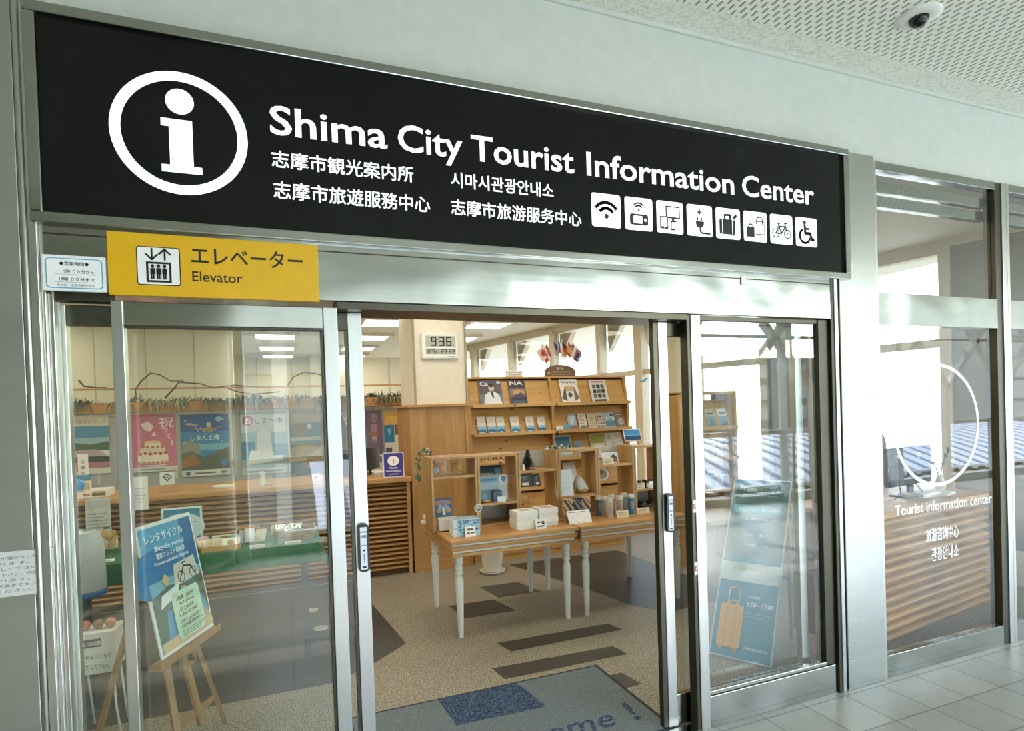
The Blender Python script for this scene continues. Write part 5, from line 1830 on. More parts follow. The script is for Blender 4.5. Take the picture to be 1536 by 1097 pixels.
# tall tins
TC = [('#4f6d7e', 895, 1.90), ('#a59a84', 903, 1.86), ('#bdb3a2', 911, 1.76), ('#8f9a9c', 914, 1.90), ('#b49a8a', 926, 1.82), ('#9aa6a6', 932, 1.92), ('#3f7c9c', 943, 1.84)]
TL = ['dark blue grey tea tin nearest the patterned bags', 'sand coloured tea tin behind the front tin', 'pale beige tea tin standing in front of the others', 'grey tea tin standing behind the front tin', 'rosy beige tea tin behind the cream price card', 'pale grey tea tin at the back beside the blue tin', 'bright blue tea tin at the end of the tins']
for (cc, px, y), lab in zip(TC, TL):
    t = thing('tea_tin', lab, 'tin', tuple(onz(px, y, TT)), 0, 'tall tea tins')
    m = MB()
    m.lathe([(0.0275, 0), (0.028, 0.003), (0.028, 0.15)], mat(cc, 0.45), 22)
    m.build('tin', t, 0, True)
    m = MB()
    m.lathe([(0.0288, 0.135), (0.0288, 0.164), (0.026, 0.167)], mat('#c9c6ba', 0.35), 22)
    m.build('lid', t, 0, True)
    m = MB()
    for k in range(7):
        a0 = -PI / 2 - 0.5 + 0.15 * k
        m.add([(0.0284 * math.cos(a0), 0.0284 * math.sin(a0), 0.04 + .01 * (k % 3)), (0.0284 * math.cos(a0 + .1), 0.0284 * math.sin(a0 + .1), 0.04), (0.0284 * math.cos(a0 + .1), 0.0284 * math.sin(a0 + .1), 0.11), (0.0284 * math.cos(a0), 0.0284 * math.sin(a0), 0.10 + .01 * (k % 2))], [(0, 1, 2, 3)], mat('#dcd8cc' if k % 2 else '#7f6f74', 0.5))
    m.build('label', t, 0, True)
CP = mat('#dccaa8', 0.6)
CPL = [('r', .12, .68, .75, .76, '#8a7a58'), ('r', .12, .45, .85, .52, '#8a7a58'), ('r', .12, .22, .6, .3, '#8a7a58')]
for px, Y, z, lab in (((926, 766, 944, 778), 1.72, TT, 'cream price card in front of the tea tins'), ((956, 762, 975, 774), 1.80, TT, 'cream price card in front of the dark shells'), ((953, 725, 968, 736), 1.962, SHZ[5], 'cream price card in front of the small jars'), ((905, 687, 921, 698), 1.962, SHZ[4], 'cream price card in front of the postcards')):
    standing('price_card', lab, 'price card', px, Y, z, CPL, back=CP, tilt=0.25)
standing('price_card', 'white price card in front of the small jars', 'price card', (973, 722, 988, 734), 1.962, SHZ[5], [('p', [(0, 0), (.9, 0), (0, .8)], '#d8d6cc')], tilt=0.25)
# postcards in bay five
standing('postcard', 'postcard of a dark shore propped nearer the tree in the fifth box shelf', 'postcard', (889, 677, 903, 698), 2.03, SHZ[4], [('r', .05, .05, .95, .95, '#8fb0c8'), ('r', .05, .3, .95, .5, '#2c3f4c'), ('r', .05, .05, .95, .3, '#d8dcd8')], tilt=0.2)
standing('postcard', 'postcard of a brown rock propped beside the shore postcard', 'postcard', (904, 679, 928, 697), 2.06, SHZ[4], [('r', .05, .5, .95, .95, '#c9d0d4'), ('r', .05, .05, .95, .5, '#6a4f42'), ('p', [(.5, .5), (.7, .85), (.95, .5)], '#3b2e2a')], tilt=0.2)
for k, (dx, h, ty, th_) in enumerate(((892, 722, 0, 0), (895, 722, 0, 0))):
    pass
# jars in bay six
for k, (px, y) in enumerate(((949, 2.0), (956, 1.99), (963, 2.02), (968, 1.985), (974, 2.0), (980, 2.02), (985, 1.995))):
    t = thing('spice_jar', '%s of the seven small dark jars on the end box shelf' % ['first', 'second', 'third', 'fourth', 'fifth', 'sixth', 'last'][k], 'jar', tuple(onz(px, y, SHZ[5])), 0, 'small dark jars')
    m = MB()
    m.lathe([(0.016, 0), (0.0165, 0.003), (0.0165, 0.055)], mat('#2b221d', 0.25), 16)
    m.build('jar', t, 0, True)
    m = MB()
    m.lathe([(0.0172, 0.055), (0.0172, 0.07), (0.014, 0.072)], mat('#4a3a2e', 0.4), 16)
    m.build('lid', t, 0, True)
    m = MB()
    pts = [(0.0169 * math.cos(a), 0.0169 * math.sin(a)) for a in [-PI / 2 - 1 + 2 * i / 8 for i in range(9)]]
    vs_ = [(x, y_, z) for z in (0.008, 0.045) for x, y_ in pts]
    m.add(vs_, [(i, i + 1, 10 + i, 9 + i) for i in range(8)], mat('#cfc9bc', 0.5))
    m.build('label', t, 0, True)
# dark shells and a dish in bay six
for k, (px, y, s, cc) in enumerate(((955, 2.03, .045, '#2f2d2a'), (962, 1.98, .05, '#3a3530'), (971, 2.04, .045, '#3d352c'), (978, 2.0, .04, '#8a6a3a'), (967, 1.95, .035, '#24221f'))):
    m = MB()
    rnd = random.Random(60 + k)
    prof = [(0.001, 0), (s * .8, s * .15), (s, s * .4), (s * .7, s * .75), (s * .3, s * .95), (0.001, s)]
    m.lathe(prof, mat(cc, 0.35), 16)
    m.v = [Vector((p.x * 1.15, p.y * .8, p.z * (1 + .2 * math.sin(p.x * 130 + k)))) for p in m.v]
    solo(m, 'sea_shell', ['dark shell nearest the tins in the end box shelf', 'large dark shell behind the cream card in the end box shelf', 'dark brown shell at the back of the end box shelf', 'yellowish brown shell in the end box shelf', 'small black shell at the front of the end box shelf'][k], 'shell', tuple(onz(px, y, TT + 0.012)), k * .7, 'shells in the end box shelf')
t = thing('shell_dish', 'dark oval dish of pale shells at the table end by the right door leaf', 'dish', tuple(onz(988, 1.84, TT)))
m = MB()
m.lathe([(0.04, 0), (0.062, 0.01), (0.07, 0.022), (0.064, 0.022), (0.05, 0.01)], mat('#4c4a46', 0.4), 24)
m.build('dish', t, 0, True)
m = MB()
m.lathe([(0.001, 0.012), (0.04, 0.016), (0.035, 0.03), (0.001, 0.035)], mat('#a39c90', 0.4), 14)
m.build('shells', t, 0, True)

# garlands, small easel painting
t = thing('ivy_garland', 'trailing white flowered ivy hanging down the end of the box shelves', 'garland', (0.985, 1.96, 1.27))
rnd = random.Random(21)
m = MB()
pts = [P(a, b, 1.93) for a, b in ((646, 681), (638, 677), (630, 680), (627, 695), (626, 712), (628, 722))]
m.tube([tuple(p) for p in pts], 0.003, mat('#5a6248', 0.7), 6)
for i in range(60):
    k = rnd.random() * (len(pts) - 1)
    p = pts[int(k)].lerp(pts[int(k) + 1], k % 1) + Vector((rnd.uniform(-.022, .022), rnd.uniform(-.02, .02), rnd.uniform(-.02, .02)))
    d = Vector((rnd.uniform(-1, 1), -1, rnd.uniform(-1, 1))).normalized()
    u = d.cross(Vector((0, 0, 1))).normalized() * 0.011
    v = Vector((0, 0, 0.012))
    m.add([tuple(p - u), tuple(p - v), tuple(p + u), tuple(p + v)], [(0, 1, 2, 3)], mat(['#5d6b42', '#8a9262', '#7b7f3c', '#46543a'][i % 4], 0.6))
m.build('foliage', t)
m = MB()
for i in range(8):
    p = P(636 + rnd.uniform(-5, 8), 677 + rnd.uniform(-4, 5), 1.92)
    m.lathe([(0.001, -0.006), (0.009, 0), (0.001, 0.007)], mat('#e8e6dc', 0.6), 8, tuple(p))
m.build('flowers', t)['kind'] = 'stuff'
t = thing('pebble_garland', 'cluster of pale shells and dry leaves on top of the fourth box shelf', 'garland', tuple(onz(838, 2.0, STOP)))
m = MB()
for i in range(46):
    x, y, z = rnd.uniform(-.115, .085), rnd.uniform(-.03, .05), rnd.uniform(.004, .035)
    s = rnd.uniform(.008, .016)
    m.lathe([(0.001, -s), (s, 0), (0.001, s)], mat(['#8a8f78', '#d8d6ca', '#6d705c', '#b5b3a4'][i % 4], 0.6), 7, (x, y, max(s, z)))
m.build('cluster', t, 0, True)
c, wd, h = span(936, 643, 961, 662, 2.05)
t = thing('mini_easel', 'small wooden easel with a blue seascape on top of the box shelves', 'easel', (c.x, 2.07, STOP))
m = MB()
for s in (-1, 1):
    m.tube([(s * 0.05, -0.04, 0), (s * 0.012, 0.02, 0.185)], 0.004, OAK, 6)
m.tube([(0, 0.07, 0), (0, 0.02, 0.18)], 0.004, OAK, 6)
m.box(-0.075, -0.045, 0.03, 0.075, -0.02, 0.038, OAK_X)
m.build('easel', t, 0, True)
m = MB()
M_ = Matrix.Translation((0, -0.036, 0.039)) @ Matrix.Rotation(-0.3, 4, 'X')
m.box(-wd / 2, 0, 0, wd / 2, 0.008, 0.105, OFFW, M_)
art(m, wd, 0.105, [('r', .03, .04, .97, .96, '#3f86b4'), ('r', .03, .04, .97, .45, '#22486c'), ('r', .03, .42, .97, .5, '#6fa6c4'), ('p', [(.03, .04), (.97, .04), (.97, .14), (.5, .1)], '#3b4a44')], 0, 0.4, 0, M_, 0.0003)
m.build('painting', t, 0, True)

# white cups at the back corner, flower pot below
for k, (px, y, z) in enumerate(((631, 2.33, TT), (637, 2.30, TT), (634, 2.36, TT + 0.034))):
    m = MB()
    m.lathe([(0.02, 0), (0.024, 0.03), (0.021, 0.03), (0.017, 0.004)], mat('#e8e6de', 0.35), 16)
    solo(m, 'small_cup', ['small white cup at the back corner of the table by the counter', 'small white cup against the end box shelf', 'small white cup stacked on the back corner cups'][k], 'cup', tuple(onz(px, y, z)), 0, 'small white cups')
t = thing('flower_pot', 'white flower pot standing on the floor under the joined tables', 'flower pot', (1.86, 3.12, 0))
m = MB()
m.lathe([(0.085, 0.02), (0.09, 0.03), (0.115, 0.22), (0.12, 0.24), (0.12, 0.26), (0.108, 0.26), (0.10, 0.22)], mat('#e6e2d4', 0.5), 28)
m.build('pot', t, 0, True)
m = MB()
m.lathe([(0.10, 0), (0.125, 0.012), (0.13, 0.024), (0.12, 0.024), (0.09, 0.012)], mat('#d2cdbd', 0.5), 28)
m.build('saucer', t, 0, True)
m = MB()
m.lathe([(0.10, 0.22), (0.10, 0.232)], mat('#4b3c2a', 0.9), 24)
m.build('soil', t, 0, True)

# ================================================================== the big brochure rack
t = thing('brochure_rack', 'wide two bay pine rack with sloping shelves under the little flags', 'rack', (3.03, 4.1, 0))
XS = [(1.99, 3.02), (3.055, 4.09)]
YR = 4.05
TIERS = [1.665, 1.335, 1.005, 0.675]
for x in (1.96, 3.02, 4.085):
    m = MB()
    m.prism([(YR + 0.02, 0), (YR + 0.42, 0), (YR + 0.42, 2.0), (YR + 0.10, 2.0), (YR + 0.02, 1.62)], x, x + 0.035, PINE_Z, 'yz')
    m.build('side_panel', t, 0.002)
m = MB()
m.box(1.95, YR + 0.09, 1.985, 4.13, YR + 0.43, 2.01, PINE)
m.build('top', t, 0.002)
m = MB()
m.box(1.99, YR + 0.40, 0.05, 4.09, YR + 0.42, 1.985, PINE)
m.build('back', t)
for a, b in XS:
    for z in TIERS:
        m = MB()
        M_ = Matrix.Translation((0, YR + 0.03, z)) @ Matrix.Rotation(-0.34, 4, 'X')
        m.box(a, 0.0, 0, b, 0.015, 0.315, PINE, M_)
        m.build('sloping_panel', t)
        m = MB()
        m.box(a, YR - 0.06, z - 0.022, b, YR + 0.06, z, PINE)
        m.box(a, YR - 0.075, z - 0.022, b, YR - 0.06, z + 0.018, PINE)
        m.build('ledge', t, 0.001)
    m = MB()
    m.box(a, YR - 0.02, 0.1, b, YR + 0.02, 0.62, PINE)
    m.build('lower_panel', t, 0.001)
m = MB()
m.box(1.96, YR - 0.05, 0, 4.12, YR + 0.40, 0.10, PINE)
m.build('plinth', t, 0.002)

m = MB()
m.box(1.80, 3.52, 0.03, 3.62, 3.98, 0.34, PINE)
m.box(1.80, 3.505, 0.0, 3.62, 3.52, 0.03, PINE)
m.box(1.78, 3.50, 0.34, 3.64, 3.99, 0.36, PINE)
for k in range(3):
    m.box(1.83 + k * 0.6, 3.508, 0.06, 2.39 + k * 0.6, 3.52, 0.31, PINE)
m.build('drawer_base', t, 0.002)


def racked(name, label, cat, px, tier, items, group, cols=None):
    z = TIERS[tier]
    Y = YR + 0.02
    c, wd, h = span(*px, Y)
    h = P((px[0] + px[2]) / 2, px[1], Y + 0.06).z - z
    h = min(max(h, 0.05), 0.30) * 1.08
    if name == 'leaflet':
        wd *= 0.86
    return card(name, label, cat, (c.x, YR - 0.006 + 0.012, z + 0.001), wd, h, items, 0.004, 0.34, 0, None, group)


racked('magazine', 'magazine with a man in a white coat on a dark cover, top rack shelf', 'magazine', (721, 571, 755, 606), 0, [('r', 0, 0, 1, 1, '#5a525c'), ('r', 0, 0, 1, .45, '#6f7784'), ('p', [(.12, .0), (.22, .42), (.45, .56), (.62, .56), (.85, .42), (.95, 0)], '#e2e8ea'), ('e', .54, .70, .13, .13, '#d9c4b4'), ('e', .54, .79, .14, .07, '#23252a'), ('p', [(.48, .56), (.58, .56), (.62, .28), (.52, .36)], '#2b2f38'), ('t', 'Ca', .06, .78, .22, '#eceef0', 'l', .36, .02), ('r', .8, .85, .96, .95, '#c9ccd0')], 'magazines on the top rack shelf')
racked('magazine', 'magazine with a purple evening river scene, top rack shelf', 'magazine', (766, 571, 791, 606), 0, [('r', 0, 0, 1, 1, '#2c2836'), ('r', .05, .3, .95, .65, '#8f6f5a'), ('e', .55, .5, .35, .12, '#c49a6a'), ('p', [(.05, .3), (.95, .3), (.7, .5), (.3, .4)], '#4a3f5a'), ('t', 'NA', .08, .8, .22, '#e6e6ea', 'l', .8, .02), ('r', .1, .06, .9, .2, '#3f5a6c')], 'magazines on the top rack shelf')
racked('magazine', 'white magazine showing a travel street view, top rack shelf', 'magazine', (843, 570, 870, 605), 0, [('r', 0, 0, 1, 1, '#e6e2da'), ('p', [(0, .2), (.3, .75), (.3, .1)], '#6a6458'), ('p', [(1, .2), (.75, .75), (.7, .1)], '#7a7468'), ('e', .5, .35, .12, .1, '#5a4f44'), ('t', 'Voyage', .08, .84, .14, '#3a3a38', 'l', .84, .02), ('r', .3, .5, .7, .7, '#c9a87a')], 'magazines on the top rack shelf')
racked('magazine', 'white magazine with a grid of dark picture letters, top rack shelf', 'magazine', (888, 571, 913, 604), 0, [('r', 0, 0, 1, 1, '#dfddd4')] + [('r', .14 + .25 * i, .22 + .2 * j, .35 + .25 * i, .39 + .2 * j, '#3b3d3c' if (i + j) % 2 else '#6d675c') for i in range(3) for j in range(3)] + [('r', .1, .88, .9, .94, '#b0524a'), ('r', .15, .06, .85, .14, '#4a4a46')], 'magazines on the top rack shelf')
BL = [(716, 733), (731, 748), (745, 761), (766, 783), (789, 805), (807, 822)]
BN = ['first from the pillar', 'second from the pillar', 'third from the pillar', 'fourth from the pillar', 'fifth from the pillar', 'last before the middle upright']
for (a, b), nm in zip(BL, BN):
    racked('leaflet', 'leaflet with a blue wave picture, ' + nm, 'leaflet', (a, 626, b - 2, 651), 1, [('r', 0, 0, 1, 1, '#e9e4d6'), ('r', 0, 0, 1, .42, '#5f9fc6'), ('p', [(0, .36), (.4, .44), (1, .38), (1, .3), (0, .28)], '#8fc4dc'), ('p', [(0, .2), (.5, .28), (1, .16), (1, .06), (0, .1)], '#2f6f9c'), ('p', [(0, .08), (.5, .14), (1, .04), (1, 0), (0, 0)], '#b9d8e2'), ('r', .25, .68, .75, .74, '#c9c2b2')], 'blue wave leaflets')
RL = [((852, 622, 867, 647), 'leaflet with a pale blue fan shape', [('r', 0, 0, 1, 1, '#a8bcc0'), ('p', [(.5, .3), (.1, .85), (.9, .85)], '#cfe0e4'), ('r', 0, 0, 1, .3, '#7a8a84'), ('e', .7, .15, .15, .08, '#a06a7a')]),
      ((868, 621, 882, 647), 'cream leaflet of plain text', [('r', 0, 0, 1, 1, '#e4dcc8')] + LINES(.15, .85, .35, .9, 7, '#9a917c') + [('r', .15, .08, .85, .25, '#6f8494')]),
      ((882, 621, 896, 647), 'sandy leaflet with faint writing', [('r', 0, 0, 1, 1, '#dac8a8')] + LINES(.2, .8, .2, .8, 6, '#b8a482')),
      ((895, 620, 910, 646), 'leaflet dotted with small coloured pictures', [('r', 0, 0, 1, 1, '#dcd2c0')] + [('e', .2 + .3 * (i % 3), .15 + .2 * (i // 3), .12, .07, ['#8a6f8a', '#b07a4a', '#6f8f7a', '#c0a060'][i % 4]) for i in range(12)]),
      ((908, 620, 925, 645), 'leaflet with a harbour photograph', [('r', 0, 0, 1, 1, '#bcd0da'), ('r', 0, .1, 1, .5, '#5f8fae'), ('p', [(.1, .4), (.5, .65), (.9, .45)], '#8a9a9c'), ('r', .2, .12, .4, .3, '#a0626a'), ('r', .55, .8, .9, .92, '#44607a')]),
      ((924, 620, 938, 645), 'dark leaflet with a pale round pearl', [('r', 0, 0, 1, 1, '#7d7468'), ('e', .6, .42, .35, .22, '#cfc4b0'), ('e', .6, .42, .26, .16, '#b3a894'), ('r', .1, .85, .7, .92, '#c9bfae')])]
for px, lab, it in RL:
    racked('leaflet', lab + ' on the second rack shelf', 'leaflet', px, 1, it, 'leaflets in the bay by the windows')
racked('folded_leaflet', 'small white folded leaflet at the middle upright of the rack', 'leaflet', (834, 640, 845, 649), 1, [('p', [(0, 0), (1, 0), (.6, .6)], '#c9ccc8')], None)
racked('folded_leaflet', 'small blue folded leaflet beside the white folded one', 'leaflet', (846, 637, 855, 649), 1, [('r', 0, 0, 1, 1, '#6f9fbe')], None)
racked('picture_card', 'picture card of a blue bay on the third rack shelf', 'card', (835, 654, 859, 672), 2, [('r', 0, 0, 1, 1, '#dfe4e2'), ('r', .05, .08, .95, .93, '#4a86a4'), ('r', .05, .3, .95, .55, '#2f6a8a'), ('p', [(.05, .08), (.95, .08), (.6, .3), (.2, .25)], '#8f9f8a')], None)
racked('leaflet', 'low grey blue leaflet lying on the third rack shelf', 'leaflet', (862, 662, 878, 672), 2, [('r', 0, 0, 1, 1, '#9aa9ac'), ('r', .1, .3, .6, .7, '#6f8c9c')], None)
racked('map_sheet', 'yellow green map leaflet on the third rack shelf', 'map', (888, 651, 910, 670), 2, [('r', 0, 0, 1, 1, '#d8d6bc'), ('r', .05, .55, .95, .93, '#a8a84a'), ('e', .5, .25, .35, .25, '#efeee6'), ('e', .5, .25, .25, .18, '#c9c4b0')], None)
racked('map_sheet', 'pale town map with a blue spot on the third rack shelf', 'map', (911, 650, 936, 669), 2, [('r', 0, 0, 1, 1, '#d9d6c6'), ('e', .6, .25, .13, .12, '#5f93c0'), ('l', [(.1, .2), (.4, .5), (.9, .6)], .03, '#a59f8c'), ('l', [(.3, .9), (.5, .4), (.7, .1)], .03, '#a59f8c'), ('r', .1, .7, .3, .85, '#a8b08a'), ('r', .6, .7, .9, .9, '#bfb8a2')], None)
# seen through the box shelves
racked('wooden_sign', 'pine board with big dark letters on the third rack shelf', 'sign', (714, 682, 757, 699), 2, [('r', 0, 0, 1, 1, '#d0a262'), ('t', '·SHIMA', .06, .22, .7, '#6e4820', 'l', .92, .03)], None)
racked('guide_book', 'dark blue guide book lying below the wooden letters', 'book', (715, 700, 756, 716), 3, [('r', 0, 0, 1, 1, '#33536a'), ('t', 'SHIMA', .2, .5, .3, '#cfe0e6', 'l', .5, .02), ('r', .72, .1, .95, .9, '#6f93a6')], None)
for k, (a, b, lab) in enumerate(((776, 800, 'wide dark picture frame seen through the third box shelf'), (801, 811, 'narrow dark frame at the edge of the third box shelf'))):
    racked('framed_picture', lab, 'framed picture', (a, 711, b, 736), 3, [('r', 0, 0, 1, 1, '#2a2e30'), ('r', .12, .15, .88, .85, '#4a5458'), ('p', [(.2, .85), (.8, .85), (.5, .5)], '#6f7c80'), ('r', .3, .15, .7, .35, '#dcdcd4')], None)
racked('framed_picture', 'brown framed oval portrait seen through the fifth box shelf', 'framed picture', (890, 701, 916, 727), 3, [('r', 0, 0, 1, 1, '#c49460'), ('e', .5, .5, .42, .44, '#e2ddd0'), ('e', .5, .5, .34, .36, '#8d867a'), ('e', .5, .6, .14, .12, '#5f584e'), ('p', [(.4, .12), (.6, .12), (.5, .02)], '#6f9fc0')], None)
racked('picture_card', 'beach picture in a wooden frame seen through the fourth box shelf', 'card', (838, 674, 864, 692), 2, [('r', 0, 0, 1, 1, '#c79a5c'), ('r', .08, .1, .92, .9, '#cfd8d6'), ('r', .08, .1, .92, .4, '#a8b4b0'), ('e', .85, .4, .1, .2, '#b98f5a')], None).location.y -= 0.02
racked('leaflet', 'white leaflet behind the upright white sheet', 'leaflet', (846, 695, 868, 712), 3, [('r', 0, 0, 1, 1, '#dcdcd2')], None)

# arched plaque, flags, small sign on top of the rack
c, wd, h = span(817, 549, 863, 565, 4.2)
t = thing('arched_plaque', 'dark wooden arched plaque with pale writing on top of the pine rack', 'plaque', (c.x, 4.2, 2.01))
m = MB()
hh = 0.145
pts = [(-wd / 2, 0), (wd / 2, 0), (wd / 2, 0.06)] + [(wd / 2 * math.cos(a), 0.06 + (hh - 0.06) * math.sin(a)) for a in [PI * i / 14 for i in range(1, 14)]] + [(-wd / 2, 0.06)]
m.prism(pts, 0, 0.02, mat('#6f4f2e', 0.45))
m.build('board', t, 0.002, True)
m = MB()
art(m, wd, hh, [('t', '歓迎', .5, .62, .2, '#d8c8a8', 'c', .22), ('t', 'PROMOTION', .52, .32, .16, '#c9b894', 'c', .6), ('r', .2, .14, .9, .2, '#a88f66'), ('e', .13, .3, .04, .07, '#c9b894')], 0, 0.5, 0, None, 0.0004)
m.build('lettering', t, 0, True)
standing('paper_sign', 'small white lettered sign standing on top of the pine rack', 'sign', (758, 556, 784, 566), 4.2, 2.01, [('r', .05, .6, .95, .68, '#b0aca0'), ('r', .2, .25, .85, .35, '#b0aca0')])

t = thing('flag_stand', 'fan of small national flags on poles behind the arched plaque', 'flags', (3.27, 4.3, 2.01))
m = MB()
m.lathe([(0.06, 0), (0.06, 0.015), (0.02, 0.03)], mat('#d8d4c6', 0.4), 20)
m.build('base', t, 0, True)
FLAGS = [((812, 513), 'red disc on white', [('r', 0, 0, 1, 1, '#eeeae4'), ('e', .5, .5, .28, .3, '#d2453e')]),
         ((820, 514), 'red and white', [('r', 0, 0, 1, 1, '#eae6e0'), ('r', 0, 0, .3, 1, '#cf4740'), ('r', .7, 0, 1, 1, '#cf4740'), ('e', .5, .5, .14, .2, '#cf4740')]),
         ((828, 509), 'stars and stripes', [('r', 0, 0, 1, 1, '#e6e2de')] + [('r', 0, i / 7, 1, i / 7 + .07, '#b0524e') for i in range(7)] + [('r', 0, .45, .45, 1, '#3c4a78')]),
         ((836, 507), 'blue white and red', [('r', 0, 0, 1, 1, '#eceae6'), ('r', 0, 0, .34, 1, '#3f5a94'), ('r', .66, 0, 1, 1, '#d05048')]),
         ((844, 509), 'black red and gold', [('r', 0, 0, 1, .34, '#d8b04a'), ('r', 0, .33, 1, .67, '#cf4a42'), ('r', 0, .66, 1, 1, '#2a2826')]),
         ((852, 510), 'red and gold', [('r', 0, 0, 1, 1, '#d9b25a'), ('r', 0, 0, 1, .25, '#b5524a'), ('r', 0, .75, 1, 1, '#b5524a')]),
         ((859, 512), 'green white and red', [('r', 0, 0, 1, 1, '#e8e6e0'), ('r', 0, 0, .34, 1, '#3f6a54'), ('r', .66, 0, 1, 1, '#c05a4e')]),
         ((867, 518), 'blue with gold stars', [('r', 0, 0, 1, 1, '#2c3a7e')] + [('e', .5 + .25 * math.cos(i * PI / 6), .5 + .33 * math.sin(i * PI / 6), .03, .045, '#d8c04a') for i in range(12)])]
root = P(829, 549, 4.3) - Vector((3.27, 4.3, 2.01))
for k, ((fx, fy), nm, it) in enumerate(FLAGS):
    tip = P(fx, fy, 4.3) - Vector((3.27, 4.3, 2.01))
    tip.y += 0.02 * math.sin(k * 2)
    m = MB()
    m.tube([(0.0, 0, 0.02), tuple(tip)], 0.003, mat('#dcd8cc', 0.3), 6)
    m.lathe([(0.001, 0), (0.005, 0.005), (0.001, 0.014)], mat('#d8c48a', 0.3), 8, tuple(tip))
    pl = m.build('pole', t, 0, True)
    # hanging cloth: local x runs out along the sagging flag, z along the pole
    m = MB()
    dr = (Vector((0, 0, 0.02)) - tip).normalized()
    hoist = 0.15
    s = -1 if k < 2 else 1
    N = 8
    W_, H_ = 0.135, hoist

    def warp(x, z, y):
        b = tip + dr * (0.02 + (1 - z / H_) * H_)
        out = Vector((s * 0.55, -0.15 + 0.25 * math.sin(x * 60), -0.8)).normalized() * x
        return b + out + Vector((0, y * 3, 0))
    mm_ = MB()
    art(mm_, W_, H_, it, 0, 0.6, 0, None, 0.0004, 0.0)
    sub = MB()
    for f_, mi in zip(mm_.f, mm_.mi):
        sub.add([tuple(mm_.v[i]) for i in f_], [tuple(range(len(f_)))], mm_.ms[mi])
    # finer strips so that the cloth can hang
    bm = bmesh.new()
    for f_, mi in zip(sub.f, sub.mi):
        fc = bm.faces.new([bm.verts.new(sub.v[i]) for i in f_])
        fc.material_index = mi
    for j in range(1, N):
        g = bm.verts[:] + bm.edges[:] + bm.faces[:]
        bmesh.ops.bisect_plane(bm, geom=g, plane_co=(W_ * j / N, 0, 0), plane_no=(1, 0, 0))
    bm.verts.index_update()
    vs_ = [tuple(warp(v.co.x, v.co.z, v.co.y)) for v in bm.verts]
    m2 = MB()
    for fc in bm.faces:
        m2.add([vs_[v.index] for v in fc.verts], [tuple(range(len(fc.verts)))], sub.ms[fc.material_index])
    bm.free()
    # back of the cloth
    cl = m2.build('flag', t, 0, True)
    cl['label'] = 'small flag, ' + nm

q = MB()
q.prism([(0, 0), (0.05, -0.012), (0.09, 0.0), (0.12, 0.03), (0.15, 0.04), (0.125, 0.052), (0.10, 0.045), (0.06, 0.022), (0.02, 0.018)], 0, 0.003, mat('#86b3c4', 0.5))
pw = P(959, 573, 3.95)
solo(q, 'fish_ornament', 'pale blue fish shaped ornament hanging at the window beside the rack', 'ornament', (pw.x, 3.95, pw.z))

# ================================================================== digital clock on the pillar
c, wd, h = span(632, 500, 687, 538, 3.59)
t = thing('digital_clock', 'silver digital wall clock showing 9:36 on the cream pillar', 'clock', (c.x, 3.585, c.z))
m = MB()
m.box(-wd / 2, 0, 0, wd / 2, 0.033, h, mat('#dfe3e0', 0.35))
m.build('case', t, 0.006, True)
m = MB()
LCD = '#b4bbae'
art(m, wd, h, [('r', .05, .08, .95, .94, '#eef0ec'), ('r', .11, .46, .93, .90, LCD), ('r', .11, .17, .93, .40, LCD), ('r', .7, .08, .9, .10, '#a9ada8')], -0.001, 0.3, 0, None, 0.0003)
m.build('display', t, 0, True)
m = MB()
SEG = {'0': 'abcdef', '1': 'bc', '2': 'abged', '3': 'abgcd', '5': 'afgcd', '6': 'afgedc', '9': 'abfgcd'}


def digit(ch, x, z, w_, h_, th):
    for sname in SEG[ch]:
        hx = {'a': (x, z + h_ - th, x + w_, z + h_), 'g': (x, z + h_ / 2 - th / 2, x + w_, z + h_ / 2 + th / 2), 'd': (x, z, x + w_, z + th),
              'f': (x, z + h_ / 2, x + th, z + h_), 'b': (x + w_ - th, z + h_ / 2, x + w_, z + h_), 'e': (x, z, x + th, z + h_ / 2), 'c': (x + w_ - th, z, x + w_, z + h_ / 2)}[sname]
        m.box(hx[0], -0.0042, hx[1], hx[2], -0.0036, hx[3], INK)


zz, hh = h * .50, h * .36
for ch, x in (('9', -.24), ('3', -.02), ('6', .17)):
    digit(ch, wd * x, zz, wd * .14, hh, wd * .032)
for z in (.3, .65):
    m.box(wd * -.065, -0.0042, zz + hh * z, wd * -.045, -0.0036, zz + hh * z + wd * .02, INK)
zz, hh = h * .205, h * .16
for ch, x in (('1', -.39), ('2', -.30), ('5', -.215), ('2', .03), ('3', .115), ('2', .24), ('2', .33)):
    digit(ch, wd * x, zz, wd * .065, hh, wd * .016)
put_text(m, '水', wd * -.10, zz, hh * 1.1, INK, -0.004, None, 'c')
m.build('digits', t, 0, True)

